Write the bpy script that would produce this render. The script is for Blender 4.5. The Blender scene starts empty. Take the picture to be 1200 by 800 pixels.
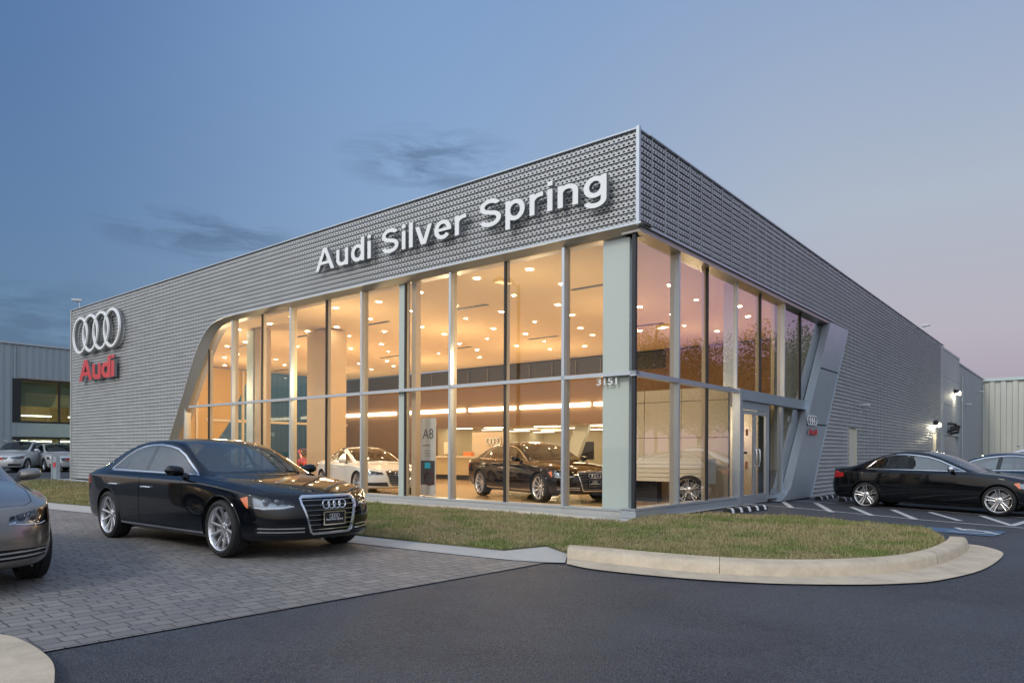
import bpy, bmesh, math, random
import numpy as np
from mathutils import Vector, Matrix, Euler
R_ = math.radians
random.seed(7); rng = np.random.default_rng(7)
SC = bpy.context.scene; COL = SC.collection
# ---------------------------------------------------------------- camera
cam = bpy.data.cameras.new('camera'); camo = bpy.data.objects.new('camera', cam); COL.objects.link(camo)
cam.sensor_width = 36; cam.lens = 25.108; cam.shift_y = 0.1087; cam.clip_end = 3000; cam.clip_start = .05
camo.matrix_world = Matrix.Translation((0, 0, 1.35)) @ Matrix.Rotation(R_(90), 4, 'X') @ Matrix.Rotation(.0042, 4, 'Z')
SC.camera = camo
# ---------------------------------------------------------------- world
W = bpy.data.worlds.new('World'); SC.world = W; W.use_nodes = True
def node(nt, t, **kw):
    n = nt.nodes.new(t)
    for k, v in kw.items():
        if k == 'ins':
            for a, b in v.items(): n.inputs[a].default_value = b
        else: setattr(n, k, v)
    return n
def mathn(nt, op, a, b=None, c=None, clamp=False):
    n = nt.nodes.new('ShaderNodeMath'); n.operation = op; n.use_clamp = clamp
    for i, v in enumerate((a, b, c)):
        if v is None: continue
        if isinstance(v, (int, float)): n.inputs[i].default_value = v
        else: nt.links.new(v, n.inputs[i])
    return n.outputs[0]
def ramp(nt, fac, stops, interp='LINEAR'):
    n = nt.nodes.new('ShaderNodeValToRGB'); n.color_ramp.interpolation = interp
    e = n.color_ramp.elements
    while len(e) < len(stops): e.new(.5)
    for i, (p, c) in enumerate(stops):
        e[i].position = p; e[i].color = (c[0], c[1], c[2], 1) if not isinstance(c, (int, float)) else (c, c, c, 1)
    if fac is not None: nt.links.new(fac, n.inputs[0])
    return n.outputs[0]
def mixc(nt, fac, a, b, blend='MIX'):
    n = nt.nodes.new('ShaderNodeMix'); n.data_type = 'RGBA'; n.blend_type = blend
    for s, v in ((n.inputs[0], fac), (n.inputs[6], a), (n.inputs[7], b)):
        if isinstance(v, (int, float)): s.default_value = v
        elif isinstance(v, tuple): s.default_value = (*v[:3], 1)
        else: nt.links.new(v, s)
    return n.outputs[2]
def build_world():
    nt = W.node_tree; nt.nodes.clear(); L = nt.links.new
    tc = node(nt, 'ShaderNodeTexCoord'); sep = node(nt, 'ShaderNodeSeparateXYZ'); L(tc.outputs['Generated'], sep.inputs[0])
    X, Y, Z = sep.outputs
    zz = mathn(nt, 'MULTIPLY', Z, 1.0)
    left = ramp(nt, zz, [(0, (.12, .175, .25)), (.10, (.10, .175, .27)), (.30, (.082, .158, .30)), (.6, (.055, .12, .29)), (1, (.36, .46, .66))])
    mid = ramp(nt, zz, [(0, (.34, .32, .40)), (.10, (.28, .34, .46)), (.28, (.225, .335, .50)), (.55, (.17, .28, .48)), (1, (.36, .46, .66))])
    right = ramp(nt, zz, [(0, (.25, .185, .27)), (.07, (.30, .235, .30)), (.15, (.375, .335, .37)), (.30, (.35, .39, .455)), (.55, (.22, .31, .48)), (1, (.36, .46, .66))])
    back = ramp(nt, zz, [(0, (.55, .44, .36)), (.05, (.66, .58, .52)), (.16, (.95, .95, .97)), (.40, (1.12, 1.22, 1.34)), (.75, (.75, .88, 1.05)), (1, (.36, .46, .66))])
    east = ramp(nt, zz, [(0, (.30, .18, .30)), (.10, (.52, .28, .52)), (.22, (.60, .36, .62)), (.36, (.42, .36, .52)), (.6, (.16, .24, .38)), (1, (.36, .46, .66))])
    az = mathn(nt, 'ARCTAN2', X, Y)          # 0 ahead, + right
    az = mathn(nt, 'ADD', az, mathn(nt, 'MULTIPLY', Z, .25))
    def smooth(lo, hi):
        n = nt.nodes.new('ShaderNodeMapRange'); n.interpolation_type = 'SMOOTHSTEP'
        n.inputs[1].default_value = lo; n.inputs[2].default_value = hi; L(az, n.inputs[0]); return n.outputs[0]
    c = mixc(nt, smooth(-.62, .05), left, mid)
    c = mixc(nt, smooth(-.05, .55), c, right)
    c = mixc(nt, smooth(.65, 1.3), c, east)
    side = ramp(nt, zz, [(0, (.22, .20, .25)), (.15, (.20, .25, .34)), (.5, (.20, .28, .42)), (1, (.36, .46, .66))])
    c = mixc(nt, smooth(1.15, 1.5), c, side)
    c = mixc(nt, smooth(1.8, 3.0), c, back)
    n = nt.nodes.new('ShaderNodeMapRange'); n.interpolation_type = 'SMOOTHSTEP'
    n.inputs[1].default_value = -.75; n.inputs[2].default_value = -1.5; L(az, n.inputs[0])
    c = mixc(nt, n.outputs[0], c, back)
    # thin dusk clouds: streaky noise in direction space, gathered in three patches
    mp = node(nt, 'ShaderNodeMapping'); mp.inputs['Scale'].default_value = (3.2, 3.2, 16); mp.inputs['Rotation'].default_value = (0, R_(-8), 0); L(tc.outputs['Generated'], mp.inputs[0])
    nz = node(nt, 'ShaderNodeTexNoise', ins={'Scale': 3.0, 'Detail': 8, 'Roughness': .62, 'Distortion': .4}); L(mp.outputs[0], nz.inputs['Vector'])
    cl = ramp(nt, nz.outputs[0], [(.42, 0), (.60, 1)])
    def patch(dx, dz, rx, rz):
        v = Vector((dx, 1, dz)).normalized()
        a = mathn(nt, 'DIVIDE', mathn(nt, 'SUBTRACT', X, v.x), rx); b = mathn(nt, 'DIVIDE', mathn(nt, 'SUBTRACT', Z, v.z), rz)
        d = mathn(nt, 'ADD', mathn(nt, 'MULTIPLY', a, a), mathn(nt, 'MULTIPLY', b, b))
        return mathn(nt, 'SUBTRACT', 1, d, clamp=True)
    m = patch(-.42, .30, .13, .035)
    for q in ((-.11, .405, .13, .045), (-.68, .165, .20, .07), (-.62, .12, .25, .04), (-.25, .28, .08, .025)): m = mathn(nt, 'MAXIMUM', m, patch(*q))
    m = mathn(nt, 'MULTIPLY', m, cl, clamp=True); m = mathn(nt, 'MULTIPLY', m, .9)
    c = mixc(nt, m, c, mixc(nt, .62, c, (.045, .08, .15)))
    sky = node(nt, 'ShaderNodeTexSky', sky_type='NISHITA', sun_disc=False, sun_elevation=R_(36), sun_rotation=R_(225))
    bg1 = node(nt, 'ShaderNodeBackground', ins={'Strength': 1.0}); L(c, bg1.inputs[0])
    bg2 = node(nt, 'ShaderNodeBackground', ins={'Strength': .01}); L(sky.outputs[0], bg2.inputs[0])
    ad = node(nt, 'ShaderNodeAddShader'); L(bg1.outputs[0], ad.inputs[0]); L(bg2.outputs[0], ad.inputs[1])
    out = node(nt, 'ShaderNodeOutputWorld'); L(ad.outputs[0], out.inputs[0])
build_world()
sl = bpy.data.lights.new('sun', 'SUN'); sl.energy = .9; sl.angle = R_(10); sl.color = (1, .93, .84)
so = bpy.data.objects.new('sun', sl); COL.objects.link(so)
so.rotation_euler = Vector((-.60, -.60, .62)).to_track_quat('Z', 'Y').to_euler(); so.location = (0, -10, 30)
SC.view_settings.view_transform = 'Standard'; SC.view_settings.look = 'None'; SC.view_settings.exposure = .2; SC.view_settings.gamma = 1
SC.cycles.max_bounces = 10; SC.cycles.transparent_max_bounces = 24; SC.cycles.glossy_bounces = 5; SC.cycles.diffuse_bounces = 4
SC.cycles.use_denoising = True; SC.cycles.sample_clamp_indirect = 6; SC.cycles.caustics_reflective = False; SC.cycles.caustics_refractive = False
# ---------------------------------------------------------------- materials
MATS = {}
def pmat(name, col, rough=.5, metal=0, coat=0, emis=None, es=0, noise=0, nscale=20, bump=0, bscale=60, spec=None, var=None, coords='Object'):
    if name in MATS: return MATS[name]
    m = bpy.data.materials.new(name); m.use_nodes = True; nt = m.node_tree; b = nt.nodes['Principled BSDF']
    b.inputs['Base Color'].default_value = (*col, 1); b.inputs['Roughness'].default_value = rough; b.inputs['Metallic'].default_value = metal
    if coat: b.inputs['Coat Weight'].default_value = coat; b.inputs['Coat Roughness'].default_value = .03
    if spec is not None: b.inputs['Specular IOR Level'].default_value = spec
    if emis: b.inputs['Emission Color'].default_value = (*emis, 1); b.inputs['Emission Strength'].default_value = es
    if noise or bump:
        tc = node(nt, 'ShaderNodeTexCoord')
        nz = node(nt, 'ShaderNodeTexNoise', ins={'Scale': nscale, 'Detail': 6, 'Roughness': .6}); nt.links.new(tc.outputs[coords], nz.inputs['Vector'])
        if noise:
            c2 = var or tuple(x * .55 for x in col)
            f = ramp(nt, nz.outputs[0], [(.5 - .2, 0), (.5 + .2, 1)])
            mx = mixc(nt, mathn(nt, 'MULTIPLY', f, noise), col, c2); nt.links.new(mx, b.inputs['Base Color'])
        if bump:
            n2 = node(nt, 'ShaderNodeTexNoise', ins={'Scale': bscale, 'Detail': 4}); nt.links.new(tc.outputs[coords], n2.inputs['Vector'])
            bp = node(nt, 'ShaderNodeBump', ins={'Strength': bump, 'Distance': .01}); nt.links.new(n2.outputs[0], bp.inputs['Height']); nt.links.new(bp.outputs[0], b.inputs['Normal'])
    MATS[name] = m; return m
def glassmat(name, tint, ior=1.5, boost=0.0, rough=0.0):
    if name in MATS: return MATS[name]
    m = bpy.data.materials.new(name); m.use_nodes = True; nt = m.node_tree; nt.nodes.clear()
    lw = node(nt, 'ShaderNodeLayerWeight', ins={'Blend': .5}); f0 = ((ior - 1) / (ior + 1)) ** 2
    fr = mathn(nt, 'MULTIPLY_ADD', mathn(nt, 'POWER', lw.outputs['Facing'], 5.0), 1 - f0, f0); tr = node(nt, 'ShaderNodeBsdfTransparent'); tr.inputs[0].default_value = (*tint, 1)
    gl = node(nt, 'ShaderNodeBsdfGlossy'); gl.inputs['Roughness'].default_value = rough
    mx = node(nt, 'ShaderNodeMixShader'); o = node(nt, 'ShaderNodeOutputMaterial')
    f = mathn(nt, 'ADD', fr, boost, clamp=True)
    nt.links.new(f, mx.inputs[0]); nt.links.new(tr.outputs[0], mx.inputs[1]); nt.links.new(gl.outputs[0], mx.inputs[2]); nt.links.new(mx.outputs[0], o.inputs[0])
    MATS[name] = m; return m
def emat(name, col, s):
    if name in MATS: return MATS[name]
    m = bpy.data.materials.new(name); m.use_nodes = True; nt = m.node_tree; nt.nodes.clear()
    e = node(nt, 'ShaderNodeEmission', ins={'Strength': s}); e.inputs[0].default_value = (*col, 1)
    o = node(nt, 'ShaderNodeOutputMaterial'); nt.links.new(e.outputs[0], o.inputs[0]); MATS[name] = m; return m
# ---------------------------------------------------------------- mesh helpers
def ident(p): return p
class MB:
    def __init__(s, f=ident): s.v = []; s.fc = []; s.f = f
    def add(s, vs, fs):
        n = len(s.v); s.v += [tuple(s.f(tuple(p))) for p in vs]; s.fc += [tuple(n + i for i in q) for q in fs]; return s
    def box(s, x0, x1, y0, y1, z0, z1):
        vs = [(x, y, z) for z in (z0, z1) for y in (y0, y1) for x in (x0, x1)]
        return s.add(vs, [(0, 1, 3, 2), (4, 6, 7, 5), (0, 4, 5, 1), (2, 3, 7, 6), (0, 2, 6, 4), (1, 5, 7, 3)])
    def prism(s, poly, fa, fb):
        """poly: 2-D outline; fa, fb map (u,v)->3-D for the two caps"""
        n = len(poly); vs = [fa(*p) for p in poly] + [fb(*p) for p in poly]
        return s.add(vs, [tuple(range(n)), tuple(range(n, 2 * n))] + [(i, (i + 1) % n, n + (i + 1) % n, n + i) for i in range(n)])
    def ribbon(s, rows):
        n = len(rows[0]); vs = [p for r in rows for p in r]
        return s.add(vs, [(i * n + j, i * n + j + 1, (i + 1) * n + j + 1, (i + 1) * n + j) for i in range(len(rows) - 1) for j in range(n - 1)])
    def tube(s, pts, r, n=8, caps=True):
        pts = [Vector(p) for p in pts]; rows = []
        rr = r if isinstance(r, (list, tuple)) else [r] * len(pts)
        prev = None
        for i, p in enumerate(pts):
            d = (pts[min(i + 1, len(pts) - 1)] - pts[max(i - 1, 0)]).normalized()
            a = prev if prev is not None and abs(prev.dot(d)) < .95 else (Vector((0, 0, 1)) if abs(d.z) < .9 else Vector((1, 0, 0)))
            u = (a - d * a.dot(d)).normalized(); w = d.cross(u); prev = u
            rows.append([p + (u * math.cos(2 * math.pi * k / n) + w * math.sin(2 * math.pi * k / n)) * rr[i] for k in range(n)])
        vs = [p for r_ in rows for p in r_]; fs = [(i * n + k, i * n + (k + 1) % n, (i + 1) * n + (k + 1) % n, (i + 1) * n + k) for i in range(len(pts) - 1) for k in range(n)]
        if caps: fs += [tuple(range(n)), tuple((len(pts) - 1) * n + k for k in range(n))]
        return s.add(vs, fs)
    def torus(s, c, R, r, ax=(0, 1, 0), n=40, m=10):
        ax = Vector(ax).normalized(); a = Vector((0, 0, 1)) if abs(ax.z) < .9 else Vector((1, 0, 0)); u = (a - ax * a.dot(ax)).normalized(); w = ax.cross(u); c = Vector(c)
        vs = []; fs = []
        for i in range(n):
            t = 2 * math.pi * i / n; e = u * math.cos(t) + w * math.sin(t)
            for k in range(m):
                q = 2 * math.pi * k / m; vs.append(c + e * (R + r * math.cos(q)) + ax * (r * math.sin(q)))
                fs.append((i * m + k, i * m + (k + 1) % m, ((i + 1) % n) * m + (k + 1) % m, ((i + 1) % n) * m + k))
        return s.add(vs, fs)
    def lathe(s, prof, n=48, ax='y', c=(0, 0, 0)):
        """prof: (radius, along) pairs, revolved about axis y (wheels) or z"""
        vs = []; fs = []; m = len(prof)
        for i in range(n):
            t = 2 * math.pi * i / n
            for r, h in prof:
                p = (r * math.cos(t), h, r * math.sin(t)) if ax == 'y' else (r * math.cos(t), r * math.sin(t), h)
                vs.append((p[0] + c[0], p[1] + c[1], p[2] + c[2]))
            for k in range(m - 1): fs.append((i * m + k, i * m + k + 1, ((i + 1) % n) * m + k + 1, ((i + 1) % n) * m + k))
        return s.add(vs, fs)
    def build(s, name, mat, parent=None, smooth=False, bevel=0, recalc=True, angle=35):
        me = bpy.data.meshes.new(name); me.from_pydata(s.v, [], s.fc); me.materials.append(mat)
        bm = bmesh.new(); bm.from_mesh(me)
        if recalc: bmesh.ops.remove_doubles(bm, verts=bm.verts, dist=1e-5); bmesh.ops.recalc_face_normals(bm, faces=bm.faces)
        if bevel: bmesh.ops.bevel(bm, geom=[e for e in bm.edges if len(e.link_faces) == 2 and e.calc_face_angle(0) > .6], offset=bevel, segments=2, affect='EDGES', profile=.6)
        if smooth:
            for f_ in bm.faces: f_.smooth = True
            for e in bm.edges:
                if len(e.link_faces) == 2 and e.calc_face_angle(0) > R_(angle): e.smooth = False
        bm.to_mesh(me); bm.free()
        o = bpy.data.objects.new(name, me); COL.objects.link(o)
        if parent is not None: attach(o, parent)
        return o
def attach(o, parent):
    o.parent = parent; o.matrix_parent_inverse = (Matrix.Translation(parent.location) @ parent.rotation_euler.to_matrix().to_4x4()).inverted() if parent.get('_w') else Matrix.Identity(4)
def tag(o, label=None, cat=None, group=None, kind=None):
    if label: o['label'] = label
    if cat: o['category'] = cat
    if group: o['group'] = group
    if kind: o['kind'] = kind
    return o
def empty(name, label=None, cat=None, loc=(0, 0, 0), rz=0, group=None, world=False):
    """world=True: children meshes are given in world coordinates"""
    o = bpy.data.objects.new(name, None); COL.objects.link(o); o.location = loc; o.rotation_euler = (0, 0, rz); o.empty_display_size = .2
    if world: o['_w'] = 1
    return tag(o, label, cat, group)
def copy_tree(o, parent=None):
    c = o.copy(); COL.objects.link(c)
    if parent is not None: c.parent = parent
    for ch in list(o.children): copy_tree(ch, c)
    return c
# ---------------------------------------------------------------- ground height
TH = .6869; DL = Vector((-math.cos(TH), math.sin(TH), 0)); DR = Vector((math.sin(TH), math.cos(TH), 0))
KB = .79; CB = Vector((2.8585 * KB, 16.7349 * KB, 0)); Z0 = .2835
def B(p):            # building frame (t along left facade, s along right facade, z up) in modules of 0.79 m -> world
    t, s, z = p; v = CB + (DL * t + DR * s) * KB
    return (v.x, v.y, Z0 + KB * z)
def TS(x, y):
    d = Vector((x, y, 0)) - CB; return d.dot(DL) / KB, d.dot(DR) / KB
GP = [(-3.8, 9.2, .05), (-6.3, 11.2, .05), (-3.2, 4.8, .02), (.7, 8.95, .02), (0, 2, 0), (5, 5, -.03), (2.7, 7.5, 0), (6.6, 9.6, -.04), (-4, 6, .04), (9.55, 19, -.03), (11.5, 17, -.09), (14, 14, -.1),
      (20, 15, -.15), (30, 30, -.15), (-28, 38, .27), (-25, 45, .27), (-31, 34, .27), (-10.4, 17.8, .08), (-14, 20, .1), (-20, 22, .15), (-9, 4, .04), (0, -8, 0), (-14, 10, .06), (16, 22, -.07), (22, 24, -.12)]
for (t, s, z) in ((0, 0, .165), (4, 0, .16), (8, 0, .15), (10, 0, .14), (14, 0, .13), (18, 0, .12), (25, 0, .1), (34, 0, .1), (4, -4, .09), (10, -4, .11), (18, -4, .1), (26, -4, .1), (0, 4, .175), (0, 8, .18), (0, 12, .13), (0, 16, .086), (0, 24, .03), (0, 34, 0), (0, 42, -.03), (0, 55, -.05), (-3, -1, .06), (-5, 4, .06), (8, 8, .15), (20, 8, .12), (34, 10, .2), (40, 0, .25)):
    q = B((t, s, 0)); GP.append((q[0], q[1], z))
GPA = np.array(GP)
def Gv(x, y):
    x = np.asarray(x, float); y = np.asarray(y, float)
    d2 = (x[..., None] - GPA[:, 0]) ** 2 + (y[..., None] - GPA[:, 1]) ** 2
    sg = 1.6 + .07 * np.hypot(x, y)[..., None]
    w = np.exp(-d2 / (2 * sg ** 2)) + 1e-9
    return (w * GPA[:, 2]).sum(-1) / w.sum(-1)
def G(x, y): return float(Gv(x, y))
FPX, CXP, YH, ROLL = 836.94, 600, 530.457, .0042
def at(px, py, h=0):   # ground position seen at a pixel of the photograph (h above the ground there)
    a = px - CXP; b = py - YH; u = a + ROLL * b; v = b - ROLL * a
    z = 0.0
    for _ in range(30):
        Y = (1.35 - z - h) / (v / FPX); x = u / FPX * Y; z = .5 * z + .5 * G(x, Y)
    return (x, Y)
def drape(name, pts, off, mat, cell=.5, parent=None, kind='structure', skirt=0, flatz=None):
    bm = bmesh.new(); f = bm.faces.new([bm.verts.new((x, y, 0)) for x, y in pts])
    xs = [p[0] for p in pts]; ys = [p[1] for p in pts]
    for ax, (lo, hi) in ((0, (min(xs), max(xs))), (1, (min(ys), max(ys)))):
        k = math.ceil(lo / cell + 1e-6) * cell
        while k < hi - 1e-6:
            co = (k, 0, 0) if ax == 0 else (0, k, 0); no = (1, 0, 0) if ax == 0 else (0, 1, 0)
            bmesh.ops.bisect_plane(bm, geom=bm.verts[:] + bm.edges[:] + bm.faces[:], plane_co=co, plane_no=no, dist=1e-5); k += cell
    co = np.array([v.co[:] for v in bm.verts]); g = Gv(co[:, 0], co[:, 1])
    for v, z in zip(bm.verts, g): v.co.z = z + off
    bmesh.ops.recalc_face_normals(bm, faces=bm.faces)
    if sum(f_.normal.z for f_ in bm.faces) < 0: bmesh.ops.reverse_faces(bm, faces=bm.faces)
    if skirt:
        be = [e for e in bm.edges if len(e.link_faces) == 1]
        r = bmesh.ops.extrude_edge_only(bm, edges=be)
        for v in r['geom']:
            if isinstance(v, bmesh.types.BMVert): v.co.z -= skirt
    for f_ in bm.faces: f_.smooth = not skirt
    me = bpy.data.meshes.new(name); bm.to_mesh(me); bm.free(); me.materials.append(mat)
    o = bpy.data.objects.new(name, me); COL.objects.link(o)
    if kind: o['kind'] = kind
    if parent: attach(o, parent)
    return o
def spline(pts, n=6, closed=False):
    P = [Vector((*p[:2], 0)) for p in pts]; out = []
    N = len(P)
    for i in range(N if closed else N - 1):
        p0 = P[(i - 1) % N] if closed or i > 0 else P[0]; p1 = P[i]; p2 = P[(i + 1) % N]; p3 = P[(i + 2) % N] if closed or i + 2 < N else P[-1]
        for k in range(n):
            t = k / n; out.append(.5 * ((2 * p1) + (p2 - p0) * t + (2 * p0 - 5 * p1 + 4 * p2 - p3) * t * t + (3 * p1 - p0 - 3 * p2 + p3) * t ** 3))
    if not closed: out.append(P[-1])
    return [(p.x, p.y) for p in out]
def cut_poly(bm, poly, uvec, vvec, filt, closed=True):
    """bisect faces (passing filt) along the edges of a 2-D outline seen along the axis uvec x vvec"""
    U = Vector(uvec); V = Vector(vvec); A = U.cross(V).normalized()
    us = [p[0] for p in poly]; vs = [p[1] for p in poly]; lo = (min(us) - .004, min(vs) - .004); hi = (max(us) + .004, max(vs) + .004)
    n = len(poly)
    for i in range(n if closed else n - 1):
        a = poly[i]; b = poly[(i + 1) % n]
        P = U * a[0] + V * a[1]; D = U * (b[0] - a[0]) + V * (b[1] - a[1])
        if D.length < 1e-6: continue
        no = D.cross(A).normalized()
        fs = []
        for f in bm.faces:
            if not filt(f): continue
            fu = [v.co.dot(U) for v in f.verts]; fv = [v.co.dot(V) for v in f.verts]
            if max(fu) < lo[0] or min(fu) > hi[0] or max(fv) < lo[1] or min(fv) > hi[1]: continue
            fs.append(f)
        es = {e for f in fs for e in f.edges}; vv = {v for f in fs for v in f.verts}
        if fs: bmesh.ops.bisect_plane(bm, geom=fs + list(es) + list(vv), plane_co=P, plane_no=no, dist=5e-5)
def inside(poly, x, y):
    c = False; n = len(poly); j = n - 1
    for i in range(n):
        a, b = poly[i], poly[j]
        if (a[1] > y) != (b[1] > y) and x < (b[0] - a[0]) * (y - a[1]) / (b[1] - a[1]) + a[0]: c = not c
        j = i
    return c
def offset_poly(poly, d):
    n = len(poly); area = sum(poly[i][0] * poly[(i + 1) % n][1] - poly[(i + 1) % n][0] * poly[i][1] for i in range(n)); sg = 1 if area > 0 else -1
    out = []
    for i in range(n):
        p0, p1, p2 = Vector(poly[i - 1]), Vector(poly[i]), Vector(poly[(i + 1) % n])
        d1 = (p1 - p0).normalized(); d2 = (p2 - p1).normalized(); n1 = Vector((d1.y, -d1.x)) * sg; n2 = Vector((d2.y, -d2.x)) * sg
        m = (n1 + n2); m = m.normalized() if m.length > 1e-6 else n1; k = max(.45, m.dot(n1)); out.append(tuple(p1 + m * d / k))
    return out
def textmesh(name, body, size, mat, M, extr=.02, parent=None, bold=0.0, align='LEFT', sx=1.0, spacing=1.0, bevel=0, split=False):
    cu = bpy.data.curves.new(name, 'FONT'); cu.body = body; cu.size = size; cu.extrude = extr; cu.offset = bold; cu.align_x = align; cu.space_character = spacing; cu.bevel_depth = bevel
    o = bpy.data.objects.new(name, cu); COL.objects.link(o)
    bpy.context.view_layer.update()
    me = bpy.data.meshes.new_from_object(o.evaluated_get(bpy.context.evaluated_depsgraph_get())); bpy.data.objects.remove(o)
    me.transform(Matrix.Diagonal((sx, 1, 1, 1))); me.materials.clear(); me.materials.append(mat)
    if split:                                        # one mesh per letter (a dot goes with its stem)
        bm = bmesh.new(); bm.from_mesh(me); seen = set(); isl = []
        for v in bm.verts:
            if v in seen: continue
            st = [v]; seen.add(v); comp = []
            while st:
                q = st.pop(); comp.append(q)
                for e in q.link_edges:
                    w = e.other_vert(q)
                    if w not in seen: seen.add(w); st.append(w)
            isl.append([min(c.co.x for c in comp), max(c.co.x for c in comp), comp])
        isl.sort(key=lambda i: i[0]); grp = []
        for i in isl:
            if grp and i[0] < grp[-1][1] - .25 * (i[1] - i[0]): grp[-1][1] = max(grp[-1][1], i[1]); grp[-1][2] += i[2]
            else: grp.append(i)
        out = []
        for g in grp:
            ix = {v: k for k, v in enumerate(g[2])}; fs = {f for v in g[2] for f in v.link_faces}
            m2 = bpy.data.meshes.new(name); m2.from_pydata([v.co[:] for v in g[2]], [], [[ix[v] for v in f.verts] for f in fs]); m2.materials.append(mat); m2.transform(M)
            o2 = bpy.data.objects.new(name, m2); COL.objects.link(o2)
            if parent is not None: attach(o2, parent)
            out.append(o2)
        bm.free(); bpy.data.meshes.remove(me); return out
    me.transform(M)
    n = bpy.data.objects.new(name, me); COL.objects.link(n)
    if parent is not None: attach(n, parent)
    return n
# ================================================================ ground
def asphalt_mat():
    m = pmat('asphalt', (.05, .053, .058), rough=.62); nt = m.node_tree; b = nt.nodes['Principled BSDF']; tc = node(nt, 'ShaderNodeTexCoord')
    n1 = node(nt, 'ShaderNodeTexNoise', ins={'Scale': .5, 'Detail': 7, 'Roughness': .66, 'Distortion': .6}); n2 = node(nt, 'ShaderNodeTexNoise', ins={'Scale': 110.0, 'Detail': 3, 'Roughness': .7}); n3 = node(nt, 'ShaderNodeTexVoronoi', ins={'Scale': 75.0})
    n4 = node(nt, 'ShaderNodeTexNoise', ins={'Scale': 4.0, 'Detail': 6, 'Roughness': .7})
    for n in (n1, n2, n3, n4): nt.links.new(tc.outputs['Object'], n.inputs['Vector'])
    c = mixc(nt, ramp(nt, n1.outputs[0], [(.40, 0), (.60, 1)]), (.017, .021, .031), (.046, .054, .070))
    c = mixc(nt, mathn(nt, 'MULTIPLY', ramp(nt, n4.outputs[0], [(.4, 0), (.7, 1)]), .35), c, (.075, .078, .085))
    n5 = node(nt, 'ShaderNodeTexNoise', ins={'Scale': 38.0, 'Detail': 2, 'Roughness': .8}); nt.links.new(tc.outputs['Object'], n5.inputs['Vector'])
    c = mixc(nt, ramp(nt, n5.outputs[0], [(.52, 0), (.72, 1)]), c, (.085, .092, .105)); c = mixc(nt, ramp(nt, n5.outputs[0], [(.30, 1), (.44, 0)]), c, (.012, .013, .016))
    c = mixc(nt, ramp(nt, n2.outputs[0], [(.52, 0), (.66, 1)]), c, (.15, .16, .185)); c = mixc(nt, ramp(nt, n2.outputs[0], [(.34, 1), (.46, 0)]), c, (.005, .006, .008))
    c = mixc(nt, ramp(nt, n3.outputs[0], [(.0, .8), (.25, 0)]), c, (.014, .015, .018))
    nt.links.new(c, b.inputs['Base Color'])
    bp = node(nt, 'ShaderNodeBump', ins={'Strength': .9, 'Distance': .012}); nt.links.new(mathn(nt, 'ADD', mathn(nt, 'MULTIPLY', n5.outputs[0], 1.5), n3.outputs[0]), bp.inputs['Height']); nt.links.new(bp.outputs[0], b.inputs['Normal'])
    return m
def paver_mat():
    m = pmat('pavers', (.2, .19, .18), rough=.7); nt = m.node_tree; b = nt.nodes['Principled BSDF']; tc = node(nt, 'ShaderNodeTexCoord')
    mp = node(nt, 'ShaderNodeMapping'); mp.inputs['Rotation'].default_value = (0, 0, -math.atan2(4.18, 3.86)); nt.links.new(tc.outputs['Object'], mp.inputs[0])
    nw = node(nt, 'ShaderNodeTexNoise', ins={'Scale': 2.2, 'Detail': 2}); nt.links.new(mp.outputs[0], nw.inputs['Vector'])
    va = node(nt, 'ShaderNodeVectorMath', operation='MULTIPLY_ADD'); nt.links.new(nw.outputs['Color'], va.inputs[0]); va.inputs[1].default_value = (.035, .035, 0); nt.links.new(mp.outputs[0], va.inputs[2])
    br = node(nt, 'ShaderNodeTexBrick', offset=.5, squash=.72, squash_frequency=3, ins={'Scale': 1.0, 'Mortar Size': .008, 'Mortar Smooth': .35, 'Bias': 0.0, 'Brick Width': .215, 'Row Height': .145})
    nt.links.new(va.outputs[0], br.inputs['Vector']); br.inputs['Color1'].default_value = (.215, .20, .19, 1); br.inputs['Color2'].default_value = (.31, .285, .26, 1); br.inputs['Mortar'].default_value = (.09, .085, .08, 1)
    n2 = node(nt, 'ShaderNodeTexNoise', ins={'Scale': 45.0, 'Detail': 5, 'Roughness': .7}); n3 = node(nt, 'ShaderNodeTexNoise', ins={'Scale': .6, 'Detail': 4})
    for n in (n2, n3): nt.links.new(tc.outputs['Object'], n.inputs['Vector'])
    c = mixc(nt, mathn(nt, 'MULTIPLY', ramp(nt, n2.outputs[0], [(.35, 0), (.7, 1)]), .35), br.outputs['Color'], (.06, .06, .062))
    c = mixc(nt, mathn(nt, 'MULTIPLY', ramp(nt, n3.outputs[0], [(.4, 0), (.65, 1)]), .35), c, (.10, .10, .11))
    nt.links.new(c, b.inputs['Base Color'])
    bp = node(nt, 'ShaderNodeBump', ins={'Strength': .9, 'Distance': .012}); nt.links.new(mathn(nt, 'ADD', mathn(nt, 'MULTIPLY', br.outputs['Fac'], -1.0), mathn(nt, 'MULTIPLY', n2.outputs[0], .35)), bp.inputs['Height']); nt.links.new(bp.outputs[0], b.inputs['Normal'])
    return m
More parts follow.
